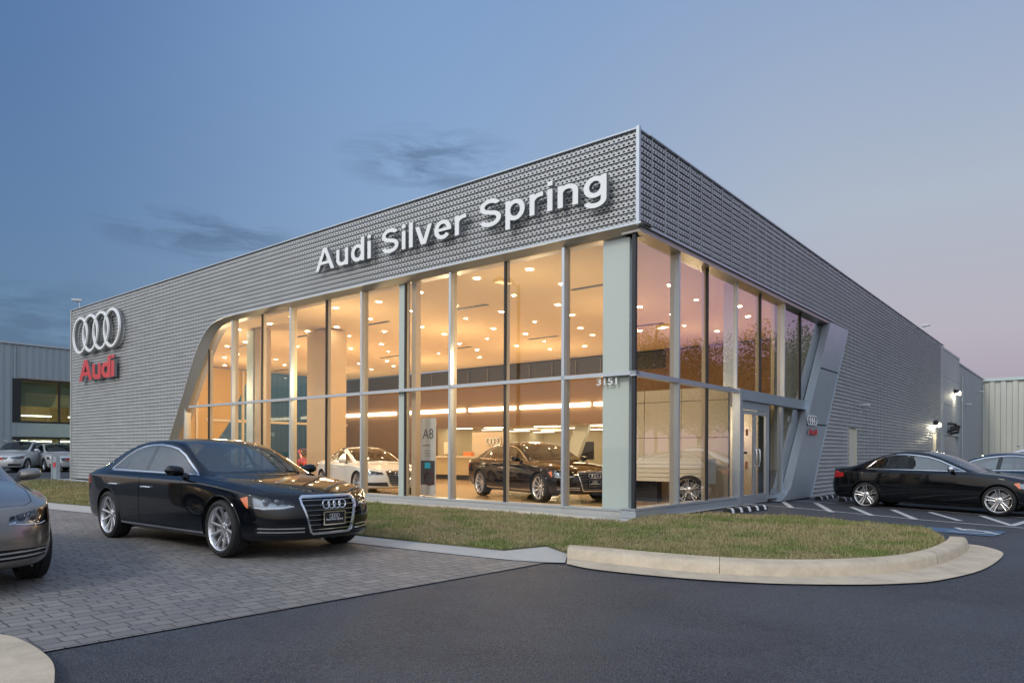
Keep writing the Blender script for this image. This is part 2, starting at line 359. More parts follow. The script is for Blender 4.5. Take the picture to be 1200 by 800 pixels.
def concrete(name, col, dirt=.5):
    m = pmat(name, col, rough=.8); nt = m.node_tree; b = nt.nodes['Principled BSDF']; tc = node(nt, 'ShaderNodeTexCoord')
    n1 = node(nt, 'ShaderNodeTexNoise', ins={'Scale': 3.0, 'Detail': 8, 'Roughness': .7}); n2 = node(nt, 'ShaderNodeTexNoise', ins={'Scale': 90.0, 'Detail': 3})
    for n in (n1, n2): nt.links.new(tc.outputs['Object'], n.inputs['Vector'])
    c = mixc(nt, mathn(nt, 'MULTIPLY', ramp(nt, n1.outputs[0], [(.4, 0), (.7, 1)]), dirt), col, tuple(x * .62 for x in col)); c = mixc(nt, mathn(nt, 'MULTIPLY', ramp(nt, n2.outputs[0], [(.45, 0), (.7, 1)]), .25), c, tuple(x * .5 for x in col))
    nt.links.new(c, b.inputs['Base Color'])
    bp = node(nt, 'ShaderNodeBump', ins={'Strength': .3, 'Distance': .005}); nt.links.new(n2.outputs[0], bp.inputs['Height']); nt.links.new(bp.outputs[0], b.inputs['Normal']); return m
M_asph = asphalt_mat(); M_pav = paver_mat(); M_kerb = concrete('kerb_concrete', (.60, .50, .37), .8); M_walk = concrete('walk_concrete', (.46, .46, .44), .35)
M_line = pmat('road_paint', (.62, .64, .66), rough=.6, noise=.6, nscale=14, var=(.2, .2, .21)); M_blue = pmat('road_paint_blue', (.06, .14, .26), rough=.6, noise=.7, nscale=9, var=(.05, .07, .1))
M_soil = pmat('lawn_soil', (.075, .085, .030), rough=.95, noise=.8, nscale=2.5, var=(.15, .125, .055), bump=.5, bscale=30)
# base sheet to the horizon, finer near the camera
def base_sheet():
    def axis(lo, hi, c, far): return sorted(set([round(v, 3) for v in np.arange(lo, hi + .01, c)] + [-v for v in far] + list(far)))
    xs = axis(-36, 36, .75, (50, 80, 140, 300, 900, 2500)); ys = axis(-12, 60, .75, (80, 140, 300, 900, 2500))
    XX, YY = np.meshgrid(xs, ys); ZZ = Gv(XX, YY) - .006; far = np.maximum(np.abs(XX) - 45, np.maximum(YY - 70, -YY - 20)) > 0; ZZ = np.where(far, -.05, ZZ)
    vs = [(float(a), float(b_), float(c)) for a, b_, c in zip(XX.ravel(), YY.ravel(), ZZ.ravel())]; n = len(xs)
    fs = [(j * n + i, j * n + i + 1, (j + 1) * n + i + 1, (j + 1) * n + i) for j in range(len(ys) - 1) for i in range(n - 1)]
    me = bpy.data.meshes.new('asphalt_ground'); me.from_pydata(vs, [], fs); me.materials.append(M_asph); me.polygons.foreach_set('use_smooth', [True] * len(fs))
    o = bpy.data.objects.new('asphalt_ground', me); COL.objects.link(o); o['kind'] = 'structure'
base_sheet()
# paver court
pA = at(45, 765); pB = at(640, 659); pdir = (Vector(pB) - Vector(pA)).normalized(); pperp = Vector((-pdir.y, pdir.x))
lawn_front = [at(*p) for p in ((0, 586), (55, 589), (110, 594), (270, 611), (430, 629.5), (500, 637), (560, 643), (590, 646))]
pav = [tuple(Vector(pA) - pdir * 3.0), pA, pB, at(600, 652)] + list(reversed(lawn_front[:-1])) + [tuple(Vector(lawn_front[0]) + Vector((-8, 1))), tuple(Vector(pA) - pdir * 3 + pperp * 16)]
drape('paver_court', pav, .004, M_pav, .5)
# flush concrete band between lawn and pavers, widening into a pad by the raised kerb
lo = [at(*p) for p in ((0, 593.5), (55, 596.5), (110, 602), (270, 620), (430, 638.5), (500, 646.5), (560, 653), (600, 657), (640, 659.5), (662, 660))]
hi = lawn_front + [at(640, 641), at(668, 641)]
drape('concrete_path', lo + list(reversed(hi)), .012, M_walk, .5)
# asphalt side of the island: gutter and kerb
gut = [at(*p) for p in ((640, 658), (664, 661), (700, 668), (800, 678), (900, 684), (1000, 685.5), (1060, 684), (1100, 680.5), (1150, 668.5), (1174, 653), (1172, 646), (1150, 640), (1135, 638))]
kin = [at(*p, .14) for p in ((668, 638), (700, 640.5), (780, 647.5), (860, 653), (950, 655), (1040, 651), (1085, 643), (1108, 633.5), (1113, 628))]
kout = [at(*p, .14) for p in ((665, 641), (700, 645), (780, 653), (860, 658.5), (950, 660.5), (1045, 656.5), (1098, 648), (1127, 637), (1133, 629))]
gutter_in = [at(*p) for p in ((668, 655), (700, 659), (780, 668), (860, 674), (950, 676), (1045, 672), (1095, 661), (1125, 648), (1133, 638))]
G3 = spline(gut[1:], 5); GI = spline(kout, 5)
drape('kerb_gutter', G3 + list(reversed(GI)), .010, M_kerb, .4)
def kerb(name, inner, outer, h, mat, joints=()):
    rows = []; n = len(inner)
    for i in range(n):
        a, b = Vector(inner[i]), Vector(outer[i]); ga, gb = G(*a), G(*b); foot = b + (b - a).normalized() * .035
        w = random.uniform(-.002, .002)
        rows.append([(a.x, a.y, ga - .02), (a.x, a.y, ga + h), (*(a.lerp(b, .75)), gb + h + .002 + w), (*(a.lerp(b, .93)), gb + h - .012), (b.x + (foot.x - b.x) * .15, b.y + (foot.y - b.y) * .15, gb + h - .04), (foot.x, foot.y, gb - .02)])
    o = MB().ribbon(rows).build(name, mat, smooth=True, angle=50); return o
KI, KO = spline(kin, 5), spline(kout, 5)
isl = empty('kerb', 'tan concrete kerb curving round the front of the lawn island', 'kerb', (KO[10][0], KO[10][1], 0), world=True)
segs = [(0, 14), (14, 30), (30, len(KI) - 1)]
for a, b_ in segs:
    def shrink(L_, lo_, hi_): q = [Vector(L_[i]) for i in range(lo_, hi_ + 1)]; q[0] = q[0].lerp(q[1], .02 if lo_ else 0); q[-1] = q[-1].lerp(q[-2], .02); return [tuple(v) for v in q]
    k = kerb('kerb_stone', shrink(KI, a, b_), shrink(KO, a, b_), .14, M_kerb); attach(k, isl)
# lawns
back = [at(*p) for p in ((1113, 626), (1090, 621.5), (1050, 616.5), (950, 608), (850, 603.5), (760, 604.5))]
BT = lambda t, s: B((t, s, 0))[:2]
tb = [BT(-.25, -.85), BT(2, -.9), BT(6, -.9), BT(12, -.9), BT(20, -.9), BT(30, -.9), BT(34.3, -.9), BT(35.2, -.4)]
lawn_pts = list(KI) + back[1:] + tb + [BT(35.5, -3), BT(35.5, -7)] + [tuple(Vector(lawn_front[0]) + Vector((-8, 2.5)))] + lawn_front + [at(640, 641)]
drape('lawn_soil', lawn_pts, .035, M_soil, .5, skirt=.06)
drape('building_path', [BT(-.3, -.15), BT(34.3, -.15), BT(34.3, -.95), BT(-.3, -.95)], .03, M_walk, .5, skirt=.05)
drape('door_apron', [BT(-.28, -1.1), BT(-.28, .2), BT(-.28, 7), BT(-.1, 7), BT(-.02, -.15)], .016, M_walk, .5)
def lawn_mat():
    m = bpy.data.materials.new('grass_blades'); m.use_nodes = True; nt = m.node_tree; b = nt.nodes['Principled BSDF']; b.inputs['Roughness'].default_value = .7
    at_ = node(nt, 'ShaderNodeAttribute', attribute_name='tint'); tc = node(nt, 'ShaderNodeTexCoord')
    n1 = node(nt, 'ShaderNodeTexNoise', ins={'Scale': .9, 'Detail': 5, 'Roughness': .65}); nt.links.new(tc.outputs['Object'], n1.inputs['Vector'])
    g = mixc(nt, at_.outputs['Fac'], (.085, .145, .026), (.24, .28, .07)); d = mixc(nt, at_.outputs['Fac'], (.26, .21, .095), (.42, .35, .19))
    f = mathn(nt, 'ADD', ramp(nt, n1.outputs[0], [(.40, 0), (.56, .95)]), mathn(nt, 'MULTIPLY', at_.outputs['Fac'], .25), clamp=True)
    nt.links.new(mixc(nt, f, g, d), b.inputs['Base Color']); return m
def grass():
    n = 230000; xs = np.array([p[0] for p in lawn_pts]); ys = np.array([p[1] for p in lawn_pts])
    # denser near the camera: sample in image-like polar space, keep those inside
    r = 6.5 * (34 / 6.5) ** (rng.random(n * 3) ** 1.25); az = rng.uniform(-.75, .68, n * 3); x = r * np.sin(az); y = r * np.cos(az)
    P = lawn_pts; ins = np.zeros(len(x), bool); j = len(P) - 1
    for i in range(len(P)):
        a, b_ = P[i], P[j]
        if a[1] != b_[1]:
            c = ((a[1] > y) != (b_[1] > y)) & (x < (b_[0] - a[0]) * (y - a[1]) / (b_[1] - a[1]) + a[0]); ins ^= c
        j = i
    x = x[ins][:n]; y = y[ins][:n]; n = len(x); z = Gv(x, y) + .032; d = np.hypot(x, y)
    th = rng.uniform(0, 2 * np.pi, n); h = rng.uniform(.022, .055, n) * (1 + .25 * np.sin(x * 2.1) * np.cos(y * 1.7)); w = .0022 + .00042 * d; h = np.where(rng.random(n) < .04, h * 1.7, h); h *= .75 + .5 * (np.sin(x * 5.3 + 1.7 * np.sin(y * 3.1)) * np.sin(y * 6.1 + x) > .1); lean = rng.uniform(0, .035, n); la = rng.uniform(0, 2 * np.pi, n)
    V = np.zeros((n, 3, 3)); V[:, 0] = np.c_[x - w * np.cos(th), y - w * np.sin(th), z]; V[:, 1] = np.c_[x + w * np.cos(th), y + w * np.sin(th), z]; V[:, 2] = np.c_[x + lean * np.cos(la), y + lean * np.sin(la), z + h]
    me = bpy.data.meshes.new('lawn_grass'); me.vertices.add(3 * n); me.vertices.foreach_set('co', V.ravel()); me.loops.add(3 * n); me.loops.foreach_set('vertex_index', np.arange(3 * n)); me.polygons.add(n); me.polygons.foreach_set('loop_start', np.arange(0, 3 * n, 3)); me.polygons.foreach_set('loop_total', np.full(n, 3))
    me.update(); a = me.attributes.new('tint', 'FLOAT', 'POINT'); a.data.foreach_set('value', np.repeat(rng.random(n), 3)); me.materials.append(lawn_mat())
    o = bpy.data.objects.new('lawn_grass', me); COL.objects.link(o); tag(o, 'short mown grass with dry straw patches on the lawn', 'grass', kind='stuff')
grass()
# foreground kerb corner at the lower left
bl = spline([at(-60, 752), at(0, 751), at(28, 759), at(48, 771), at(61, 784), at(64, 800), at(60, 830)], 5) + [at(-60, 860)]
fk = drape('kerb_corner', bl, .05, M_kerb, .2, kind=None, skirt=.07); tag(fk, 'rounded tan concrete kerb corner at the lower left of the picture', 'kerb')
# parking bay lines
def stripe(a, b_, w=.10, name='parking_line', mat=None, off=.004):
    a, b_ = Vector(a), Vector(b_); d = (b_ - a).normalized(); p = Vector((-d.y, d.x)) * w / 2
    o = drape(name, [tuple(a + p), tuple(b_ + p), tuple(b_ - p), tuple(a - p)], off, mat or M_line, .6)
stripe(at(882, 590.5), at(1075, 608.5)); stripe(at(1075, 608.5), at(1206, 619)); stripe(at(928, 586), at(1200, 606.5))
for x0, y0, x1, y1 in ((917, 587, 928, 595), (956, 589, 975, 600), (998, 594, 1022, 604), (1046, 597, 1072, 608), (1090, 600, 1125, 610), (1150, 604, 1185, 615.5)): stripe(at(x0, y0), at(x1, y1), .13)
stripe(at(1185, 616), at(1222, 604), .12)
bz = [at(*p) for p in ((1082, 617), (1180, 623), (1165, 628.5), (1092, 622.5))]; drape('accessible_bay_panel', bz, .004, M_blue, .5)
def wheelchair_mark():
    c = Vector(at(1133, 622.5)); u = Vector(at(1152, 623.5)) - c; u = u.normalized() * .55; v = Vector((-u.y, u.x)) * 1.6
    P = lambda a, b_: tuple(c + u * a + v * b_)
    arc = [P(.62 * math.cos(t), .30 * math.sin(t)) for t in [R_(-150 + 15 * i) for i in range(17)]]
    for a, b_ in zip(arc, arc[1:]): stripe(a, b_, .07, 'accessible_mark', M_line, .010)
    for q in (((-.1, .6), (-.05, .1)), ((-.05, .1), (.5, .1)), ((.5, .1), (.7, -.4)), ((-.08, .35), (.35, .35))): stripe(P(*q[0]), P(*q[1]), .09, 'accessible_mark', M_line, .012)
wheelchair_mark()
def wheel_stop(a, b_, label):
    a, b_ = Vector(a), Vector(b_); d = (b_ - a); L_ = d.length; d.normalize(); p = Vector((-d.y, d.x)); c = (a + b_) / 2; z = (G(*a) + G(*b_)) / 2
    r = empty('wheel_stop', label, 'wheel stop', (c.x, c.y, z), math.atan2(d.y, d.x), 'wheel stops')
    MB().prism([(-.085, 0), (.085, 0), (.065, .07), (.04, .10), (-.04, .10), (-.065, .07)], lambda u, v: (-L_ / 2, u, v), lambda u, v: (L_ / 2, u, v)).build('rubber_block', pmat('stop_rubber', (.012, .012, .013), rough=.7), r, bevel=.008)
    n = 4
    for i in range(n + 1):
        x = -L_ / 2 + .14 + (L_ - .28) * i / n
        rows = [[(x + dx, u * 1.0 + (.004 if u > 0 else -.004), v + .003) for u, v in ((-.088, .004), (-.068, .07), (-.042, .103), (.042, .103), (.068, .07), (.088, .004))] for dx in (-.055, .055)]
        MB().ribbon(rows).build('white_block', pmat('stop_white', (.7, .7, .7), rough=.5), r)
wheel_stop(at(851, 601.5), at(896, 596.5), 'black and white wheel stop nearest the glass doors'); wheel_stop(at(958, 585.5), at(986, 581.5), 'black and white wheel stop at the foot of the leaning grey pylon'); wheel_stop(at(986, 587), at(1012, 583.5), 'black and white wheel stop tucked behind the black saloon with a red tail light')
# ================================================================ cars
def lerp_tab(tab, x):
    if x <= tab[0][0]: return tab[0][1]
    for (a, va), (b, vb) in zip(tab, tab[1:]):
        if x <= b: return va + (vb - va) * (x - a) / (b - a)
    return tab[-1][1]
def car_cage(S):
    """coarse cage: horizontal loops round nose, flank and tail, plus a deck patch; returns the subdivided right-way-up bmesh"""
    cols = S['cols']                                    # (x, zc, (y2,z2), (y1,z1), (y0,z0)) from nose corner to tail corner
    nf = S['nose_f']; a = 4; nc = len(cols); bm = bmesh.new()
    fr = [0, .30, .58, .82]
    lev = S['levels']                                   # per level: nose x, nose z, corner dx, corner y, tail x, tail z, tail corner y ; flank handled by tab
    def half(sgn):
        rows = []
        for k, lv in enumerate(lev):
            row = []
            top = k == len(lev) - 1
            for i in range(a):                          # nose
                f = fr[i]; row.append((lv['nx'] - S['nsag'][i] * lv.get('ns', 1), f * lv['ny'], lv['nz'] + lv.get('ndz', 0) * f * f))
            for j, c in enumerate(cols):
                x = c[0]
                if top: y, z = c[4]
                else:
                    y = lerp_tab(lv['w'], x); z = lerp_tab(lv['z'], x)
                    if j == 0: x += lv.get('cx', 0)
                    if j == nc - 1: x += lv.get('tcx', 0)
                row.append((x, y, z))
            for i in reversed(range(a)):
                f = fr[i]; row.append((lv['tx'] + S['tsag'][i] * lv.get('ts', 1), f * lv['ty'], lv['tz']))
            rows.append([(x, y * sgn, z) for x, y, z in row])
        return rows
    cache = {}
    def V(p):
        k = (round(p[0], 4), round(p[1], 4) + 0.0, round(p[2], 4))
        if k not in cache: cache[k] = bm.verts.new(p)
        return cache[k]
    def F(*ps):
        vs = []
        for p in ps:
            v = V(p)
            if v not in vs: vs.append(v)
        if len(vs) >= 3:
            try: return bm.faces.new(vs)
            except ValueError: return None
    cr = bm.edges.layers.float.new('crease_edge')
    creases = []
    for sg in (1, -1):
        H = half(sg)
        for k in range(len(H) - 1):
            for i in range(len(H[0]) - 1): F(H[k][i], H[k][i + 1], H[k + 1][i + 1], H[k + 1][i])
        top = H[-1]
        # deck patch: row r = 0 (shoulder) .. 4 (centre)
        rowsP = []
        for r in range(5):
            row = []
            for j, c in enumerate(cols):
                x = c[0]; dx = c[5] if len(c) > 5 else 0
                if r == 0: p = (x, c[4][0], c[4][1])
                elif r == 1: p = (x, c[3][0], c[3][1])
                elif r == 2: p = (x, c[2][0], c[2][1])
                elif r == 3: p = (x + dx * .8, c[2][0] * .5, c[1] - (c[1] - c[2][1]) * .27)
                else: p = (x + dx, 0, c[1])
                row.append((p[0], p[1] * sg, p[2]))
            if r > 0:                                   # lead in from the nose edge and out to the tail edge
                row[0] = tuple(Vector(row[0])); n_ = top[4 - r]; t_ = top[-1 - (4 - r)]
                row = [n_] + row + [t_]
            else: row = [top[3]] + row + [top[-4]]
            rowsP.append(row)
        # row 0 equals the top loop's flank
        fl = top[3:len(top) - 3]
        rowsP[0] = fl
        for r in range(4):
            for i in range(len(rowsP[0]) - 1):
                if r == 0 and (i == 0 or i == len(rowsP[0]) - 2):
                    if i == 0: F(rowsP[0][0], rowsP[0][1], rowsP[1][1])
                    else: F(rowsP[0][-2], rowsP[0][-1], rowsP[1][-2])
                else: F(rowsP[r][i], rowsP[r][i + 1], rowsP[r + 1][i + 1], rowsP[r + 1][i])
        creases += [(top[i], top[i + 1], S.get('sh_crease', .55)) for i in range(len(top) - 1)]
        for r, cv in ((1, S.get('belt_crease', .55)), (2, S.get('rail_crease', .4))): creases += [(rowsP[r][i], rowsP[r][i + 1], cv) for i in range(1, len(rowsP[r]) - 2)]
        for k, cv in S.get('lev_crease', {}).items(): creases += [(H[k][i], H[k][i + 1], cv) for i in range(len(H[k]) - 1)]
        # underside skirt turned in
        b = H[0]; inn = [(x * .96, y * .82, z + .03) for x, y, z in b]
        for i in range(len(b) - 1): F(inn[i], inn[i + 1], b[i + 1], b[i])
    for p, q, cv in creases:
        v1, v2 = V(p), V(q)
        e = bm.edges.get((v1, v2)) if v1 is not v2 else None
        if e: e[cr] = cv
    me = bpy.data.meshes.new('cage'); bmesh.ops.recalc_face_normals(bm, faces=bm.faces); bm.to_mesh(me); bm.free()
    o = bpy.data.objects.new('cage', me); COL.objects.link(o)
    md = o.modifiers.new('s', 'SUBSURF'); md.levels = S.get('sub', 3); md.render_levels = md.levels
    bpy.context.view_layer.update()
    m2 = bpy.data.meshes.new_from_object(o.evaluated_get(bpy.context.evaluated_depsgraph_get())); bpy.data.objects.remove(o)
    bm = bmesh.new(); bm.from_mesh(m2); bpy.data.meshes.remove(m2)
    bmesh.ops.bisect_plane(bm, geom=bm.verts[:] + bm.edges[:] + bm.faces[:], plane_co=(0, 0, 0), plane_no=(0, 1, 0), dist=1e-5, clear_inner=True)
    for v in bm.verts:
        if abs(v.co.y) < 2e-3: v.co.y = 0
    bmesh.ops.recalc_face_normals(bm, faces=bm.faces)
    s = sum(f.normal.z * f.calc_area() for f in bm.faces if f.calc_center_median().z > .8)
    if s < 0: bmesh.ops.reverse_faces(bm, faces=bm.faces)
    return bm
def circle(cx, cz, r, n=36, z0=-1): return [(cx + r * math.cos(2 * math.pi * i / n), cz + r * math.sin(2 * math.pi * i / n)) for i in range(n)]
SIDE = ((1, 0, 0), (0, 0, 1)); FRONT = ((0, 1, 0), (0, 0, 1)); TOP = ((1, 0, 0), (0, 1, 0))
c30, s30 = math.cos(R_(38)), math.sin(R_(38))
OBF = ((-s30, c30, 0), (0, 0, 1)); OBR = ((s30, c30, 0), (0, 0, 1))
def car_shell(S):
    """cuts the regions of the spec out of the shell, returns {region: [faces]} meshes (half car, y >= 0)"""
    bm = car_cage(S); tagl = bm.faces.layers.int.new('t'); names = ['body']
    for (nm, view, poly, flt) in S['regions']:
        U, V = view
        def filt(f, flt=flt):
            c = f.calc_center_median(); n = f.normal
            return flt(c, n)
        cut_poly(bm, poly, U, V, filt)
        Uv, Vv = Vector(U), Vector(V)
        if nm not in names: names.append(nm)
        t = names.index(nm)
        for f in bm.faces:
            if filt(f):
                c = f.calc_center_median()
                if inside(poly, c.dot(Uv), c.dot(Vv)): f[tagl] = t
    bm.normal_update()
    # smooth vertex normals of the whole shell, kept by every piece
    vn = {v: v.normal.copy() for v in bm.verts}
    for v in bm.verts:
        if abs(v.co.y) < 1e-4: n = vn[v]; n.y = 0; n.normalize()
    out = {}
    for t, nm in enumerate(names):
        if nm.startswith('del'): continue
        fs = [f for f in bm.faces if f[tagl] == t]
        idx = {}; vs = []; ns = []; ff = []
        for f in fs:
            q = []
            for v in f.verts:
                if v not in idx: idx[v] = len(vs); vs.append(v.co.copy()); ns.append(vn[v])
                q.append(idx[v])
            ff.append(q)
        if ff: out[nm] = (vs, ns, ff)
    bm.free(); return out
def piece(name, data, mat, parent, sides=(1,), inset=0, skirt=0, scale_in=None):
    """a mesh from shell faces; sides (1,), (-1,) or (1,-1); inset pushes it inwards along the normals, skirt gives it a turned-in rim"""
    vs, ns, ff = data; V = []; N = []; F = []
    for sg in sides:
        n0 = len(V)
        for v, n in zip(vs, ns):
            p = v - n * inset; V.append((p.x, p.y * sg, p.z)); N.append((n.x, n.y * sg, n.z))
        F += [[n0 + i for i in (q if sg > 0 else q[::-1])] for q in ff]
        if skirt:
            cnt = {}
            for q in ff:
                for i in range(len(q)):
                    e = (q[i], q[(i + 1) % len(q)]); k = tuple(sorted(e)); cnt.setdefault(k, []).append(e)
            for k, es in cnt.items():
                if len(es) == 1:
                    a, b = es[0]
                    if abs(vs[a].y) < 1e-4 and abs(vs[b].y) < 1e-4: continue
                    m = len(V)
                    for i in (a, b, b, a):
                        pass
                    for i, dd in ((a, 0), (b, 0), (b, skirt), (a, skirt)):
                        p = vs[i] - ns[i] * (inset + dd); V.append((p.x, p.y * sg, p.z)); N.append((ns[i].x, ns[i].y * sg, ns[i].z))
                    q = [m + 1, m, m + 3, m + 2]; F.append(q if sg > 0 else q[::-1])
    me = bpy.data.meshes.new(name); me.from_pydata(V, [], F); me.materials.append(mat)
    me.polygons.foreach_set('use_smooth', [True] * len(F)); me.update()
    me.normals_split_custom_set_from_vertices(N)
    o = bpy.data.objects.new(name, me); COL.objects.link(o)
    if parent is not None: o.parent = parent
    return o
def car_mats():
    P = {}
    P['black'] = pmat('paint_black', (.003, .004, .006), rough=.05, coat=.0, spec=.5)
    P['silver'] = pmat('paint_taupe_silver', (.27, .235, .20), rough=.24, metal=.7, coat=1)
    P['brightsilver'] = pmat('paint_bright_silver', (.62, .63, .64), rough=.30, metal=.4, coat=1)
    P['white'] = pmat('paint_white', (.72, .72, .70), rough=.35, coat=1)
    P['red'] = pmat('paint_red', (.55, .02, .02), rough=.35, coat=1)
    P['navy'] = pmat('paint_navy', (.010, .03, .055), rough=.15)
    P['brown'] = pmat('paint_dark_brown', (.010, .006, .004), rough=.06)
    P['glass'] = glassmat('car_glass', (.24, .33, .34), 1.55, .20)
    P['wind'] = glassmat('car_windscreen', (.62, .70, .70), 1.55, .14)
    P['chrome'] = pmat('chrome', (.75, .76, .78), rough=.12, metal=1)
    P['gloss'] = pmat('gloss_black_trim', (.006, .006, .007), rough=.15, coat=.5)
    P['matte'] = pmat('matte_black_trim', (.012, .012, .013), rough=.6)
    P['rubber'] = pmat('tyre_rubber', (.012, .012, .012), rough=.75, bump=.15, bscale=150)
    P['alloy'] = pmat('alloy', (.66, .66, .68), rough=.25, metal=.85)
    P['disc'] = pmat('brake_steel', (.28, .28, .29), rough=.35, metal=1)
    P['lens'] = glassmat('lamp_lens', (.93, .95, .97), 1.5, .03)
    P['refl'] = pmat('lamp_reflector', (.26, .28, .31), rough=.22, metal=.9)
    P['amber'] = pmat('amber_lens', (.75, .20, .08), rough=.2, coat=1)
    P['redlens'] = pmat('red_lens', (.45, .01, .012), rough=.15, coat=1)
    P['seat'] = pmat('seat_leather', (.05, .048, .045), rough=.5)
    P['tanseat'] = pmat('seat_tan', (.30, .22, .15), rough=.5)
    P['plate'] = pmat('plate_black', (.01, .01, .011), rough=.35)
    P['white_txt'] = pmat('plate_text', (.75, .75, .76), rough=.4)
    P['drl'] = pmat('drl_white', (.85, .87, .9), rough=.2)
    return P
CM = car_mats()
def make_wheel(parent, x, y, R, W, rimR, style, sgn, tag_name='wheel'):
    w = bpy.data.objects.new('wheel', None); COL.objects.link(w); w.empty_display_size = .1; w.parent = parent; w.location = (x, y, R); w.rotation_euler = (0, 0, 0 if sgn > 0 else math.pi)
    h = W / 2                                                      # local +y is the outer face
    key = ('tyre', R, W, rimR)
    if key not in MESHC:
        b = MB(); pr = [(rimR, -h * .8), (rimR + .012, -h * .95), (R - .05, -h), (R - .012, -h * .86), (R, -h * .6), (R, -h * .22), (R - .008, -h * .2), (R - .008, -h * .15), (R, -h * .13), (R, h * .13), (R - .008, h * .15), (R - .008, h * .2), (R, h * .22), (R, h * .6), (R - .012, h * .86), (R - .05, h), (rimR + .02, h * .97), (rimR + .004, h * .9), (rimR, h * .8)]
        b.lathe(pr, 56); o = b.build('tyre', CM['rubber'], w, smooth=True, angle=40); MESHC[key] = o.data
    else: o = bpy.data.objects.new('tyre', MESHC[key]); COL.objects.link(o); o.parent = w
    key = ('rim', rimR, W, style)
    if key not in MESHC:
        b = MB(); b.lathe([(rimR - .004, -h * .8), (rimR - .02, -h * .3), (rimR - .022, h * .45), (rimR - .012, h * .74), (rimR - .004, h * .86), (rimR + .006, h * .9), (rimR + .006, h * .82), (rimR - .004, h * .8)], 56)
        b.lathe([(0, h * .56), (.028, h * .56), (.034, h * .50), (.06, h * .46), (.075, h * .40), (.078, h * .2), (0, h * .2)], 32)
        n, kind = style
        yo, yi = h * .74, h * .44
        def spoke(a, wi, wo, off_i=0, off_o=0, r1=rimR - .012):
            d = Vector((math.cos(a), 0, math.sin(a))); t = Vector((-math.sin(a), 0, math.cos(a))); rows = []
            for q, (r, yy) in enumerate(((.055, yi), (.5 * rimR + .03, yi + .35 * (yo - yi)), (r1 - .03, yo - .006), (r1 + .004, yo))):
                f = q / 3; ww = wi + (wo - wi) * f; of = off_i + (off_o - off_i) * f
                c = d * r + t * of + Vector((0, yy, 0)); dp = .028
                rows.append([c - t * ww + Vector((0, -dp, 0)), c - t * ww * .8 + Vector((0, -.004, 0)), c - t * ww * .35, c + t * ww * .35, c + t * ww * .8 + Vector((0, -.004, 0)), c + t * ww + Vector((0, -dp, 0))])
            b.ribbon(rows); b.ribbon([[rr[0], rr[-1]] for rr in rows])
        for i in range(n):
            a = 2 * math.pi * i / n + .2
            if kind == 'twin': spoke(a - .10, .011, .013, -.004, -.012); spoke(a + .10, .011, .013, .004, .012)
            elif kind == 'ten': spoke(a, .016, .024, 0, 0)
            elif kind == 'seg': spoke(a, .014, .012, -.024, -.044); spoke(a, .014, .012, .024, .044); spoke(a, .006, .005, 0, 0)
            elif kind == 'vee': spoke(a, .012, .012, -.005, -.045); spoke(a, .012, .012, .005, .045)
            else: spoke(a, .030, .020, 0, 0)
            bb = 2 * math.pi * i / n
            if i < 5: b.lathe([(0, h * .50), (.008, h * .50), (.008, h * .4)], 8, c=(.048 * math.cos(2 * math.pi * i / 5), 0, .048 * math.sin(2 * math.pi * i / 5)))
        o = b.build('rim', CM['alloy'], w, smooth=True, angle=40); MESHC[key] = o.data
    else: o = bpy.data.objects.new('rim', MESHC[key]); COL.objects.link(o); o.parent = w
    key = ('disc', rimR)
    if key not in MESHC:
        b = MB(); b.lathe([(.06, h * .1), (rimR * .74, h * .1), (rimR * .74, -.01), (.06, -.01)], 40); b.box(rimR * .45, rimR * .80, -.03, h * .22, -.08, .08)
        o = b.build('brake_disc', CM['disc'], w, smooth=True); MESHC[key] = o.data
    else: o = bpy.data.objects.new('brake_disc', MESHC[key]); COL.objects.link(o); o.parent = w
    key = ('dark', rimR)
    if key not in MESHC:
        b = MB(); b.lathe([(0, -h * .2), (rimR - .025, -h * .2), (rimR - .02, -h * .75), (0, -h * .75)], 40)
        o = b.build('wheel_hub', CM['matte'], w, smooth=True); MESHC[key] = o.data
    else: o = bpy.data.objects.new('wheel_hub', MESHC[key]); COL.objects.link(o); o.parent = w
    return w
MESHC = {}
def rings(b, c, u, v, n, r, th, pitch=1.55):
    """four interlocking rings in the plane u,v about c"""
    u, v, n, c = Vector(u), Vector(v), Vector(n), Vector(c)
    for k in range(4):
        cc = c + u * (k - 1.5) * r * pitch; N = 28
        vs = []; fs = []
        for i in range(N):
            t = 2 * math.pi * i / N; e = u * math.cos(t) + v * math.sin(t)
            for q, (dr_, dn) in enumerate(((-th, 0), (-th * .7, th * .8), (th * .7, th * .8), (th, 0))):
                vs.append(cc + e * (r + dr_) + n * (dn + .0015 * (k % 2)))
                if q < 3: fs.append((i * 4 + q, i * 4 + q + 1, ((i + 1) % N) * 4 + q + 1, ((i + 1) % N) * 4 + q))
        b.add(vs, fs)
def kind_a8(S): return S['fa'] > 1.5
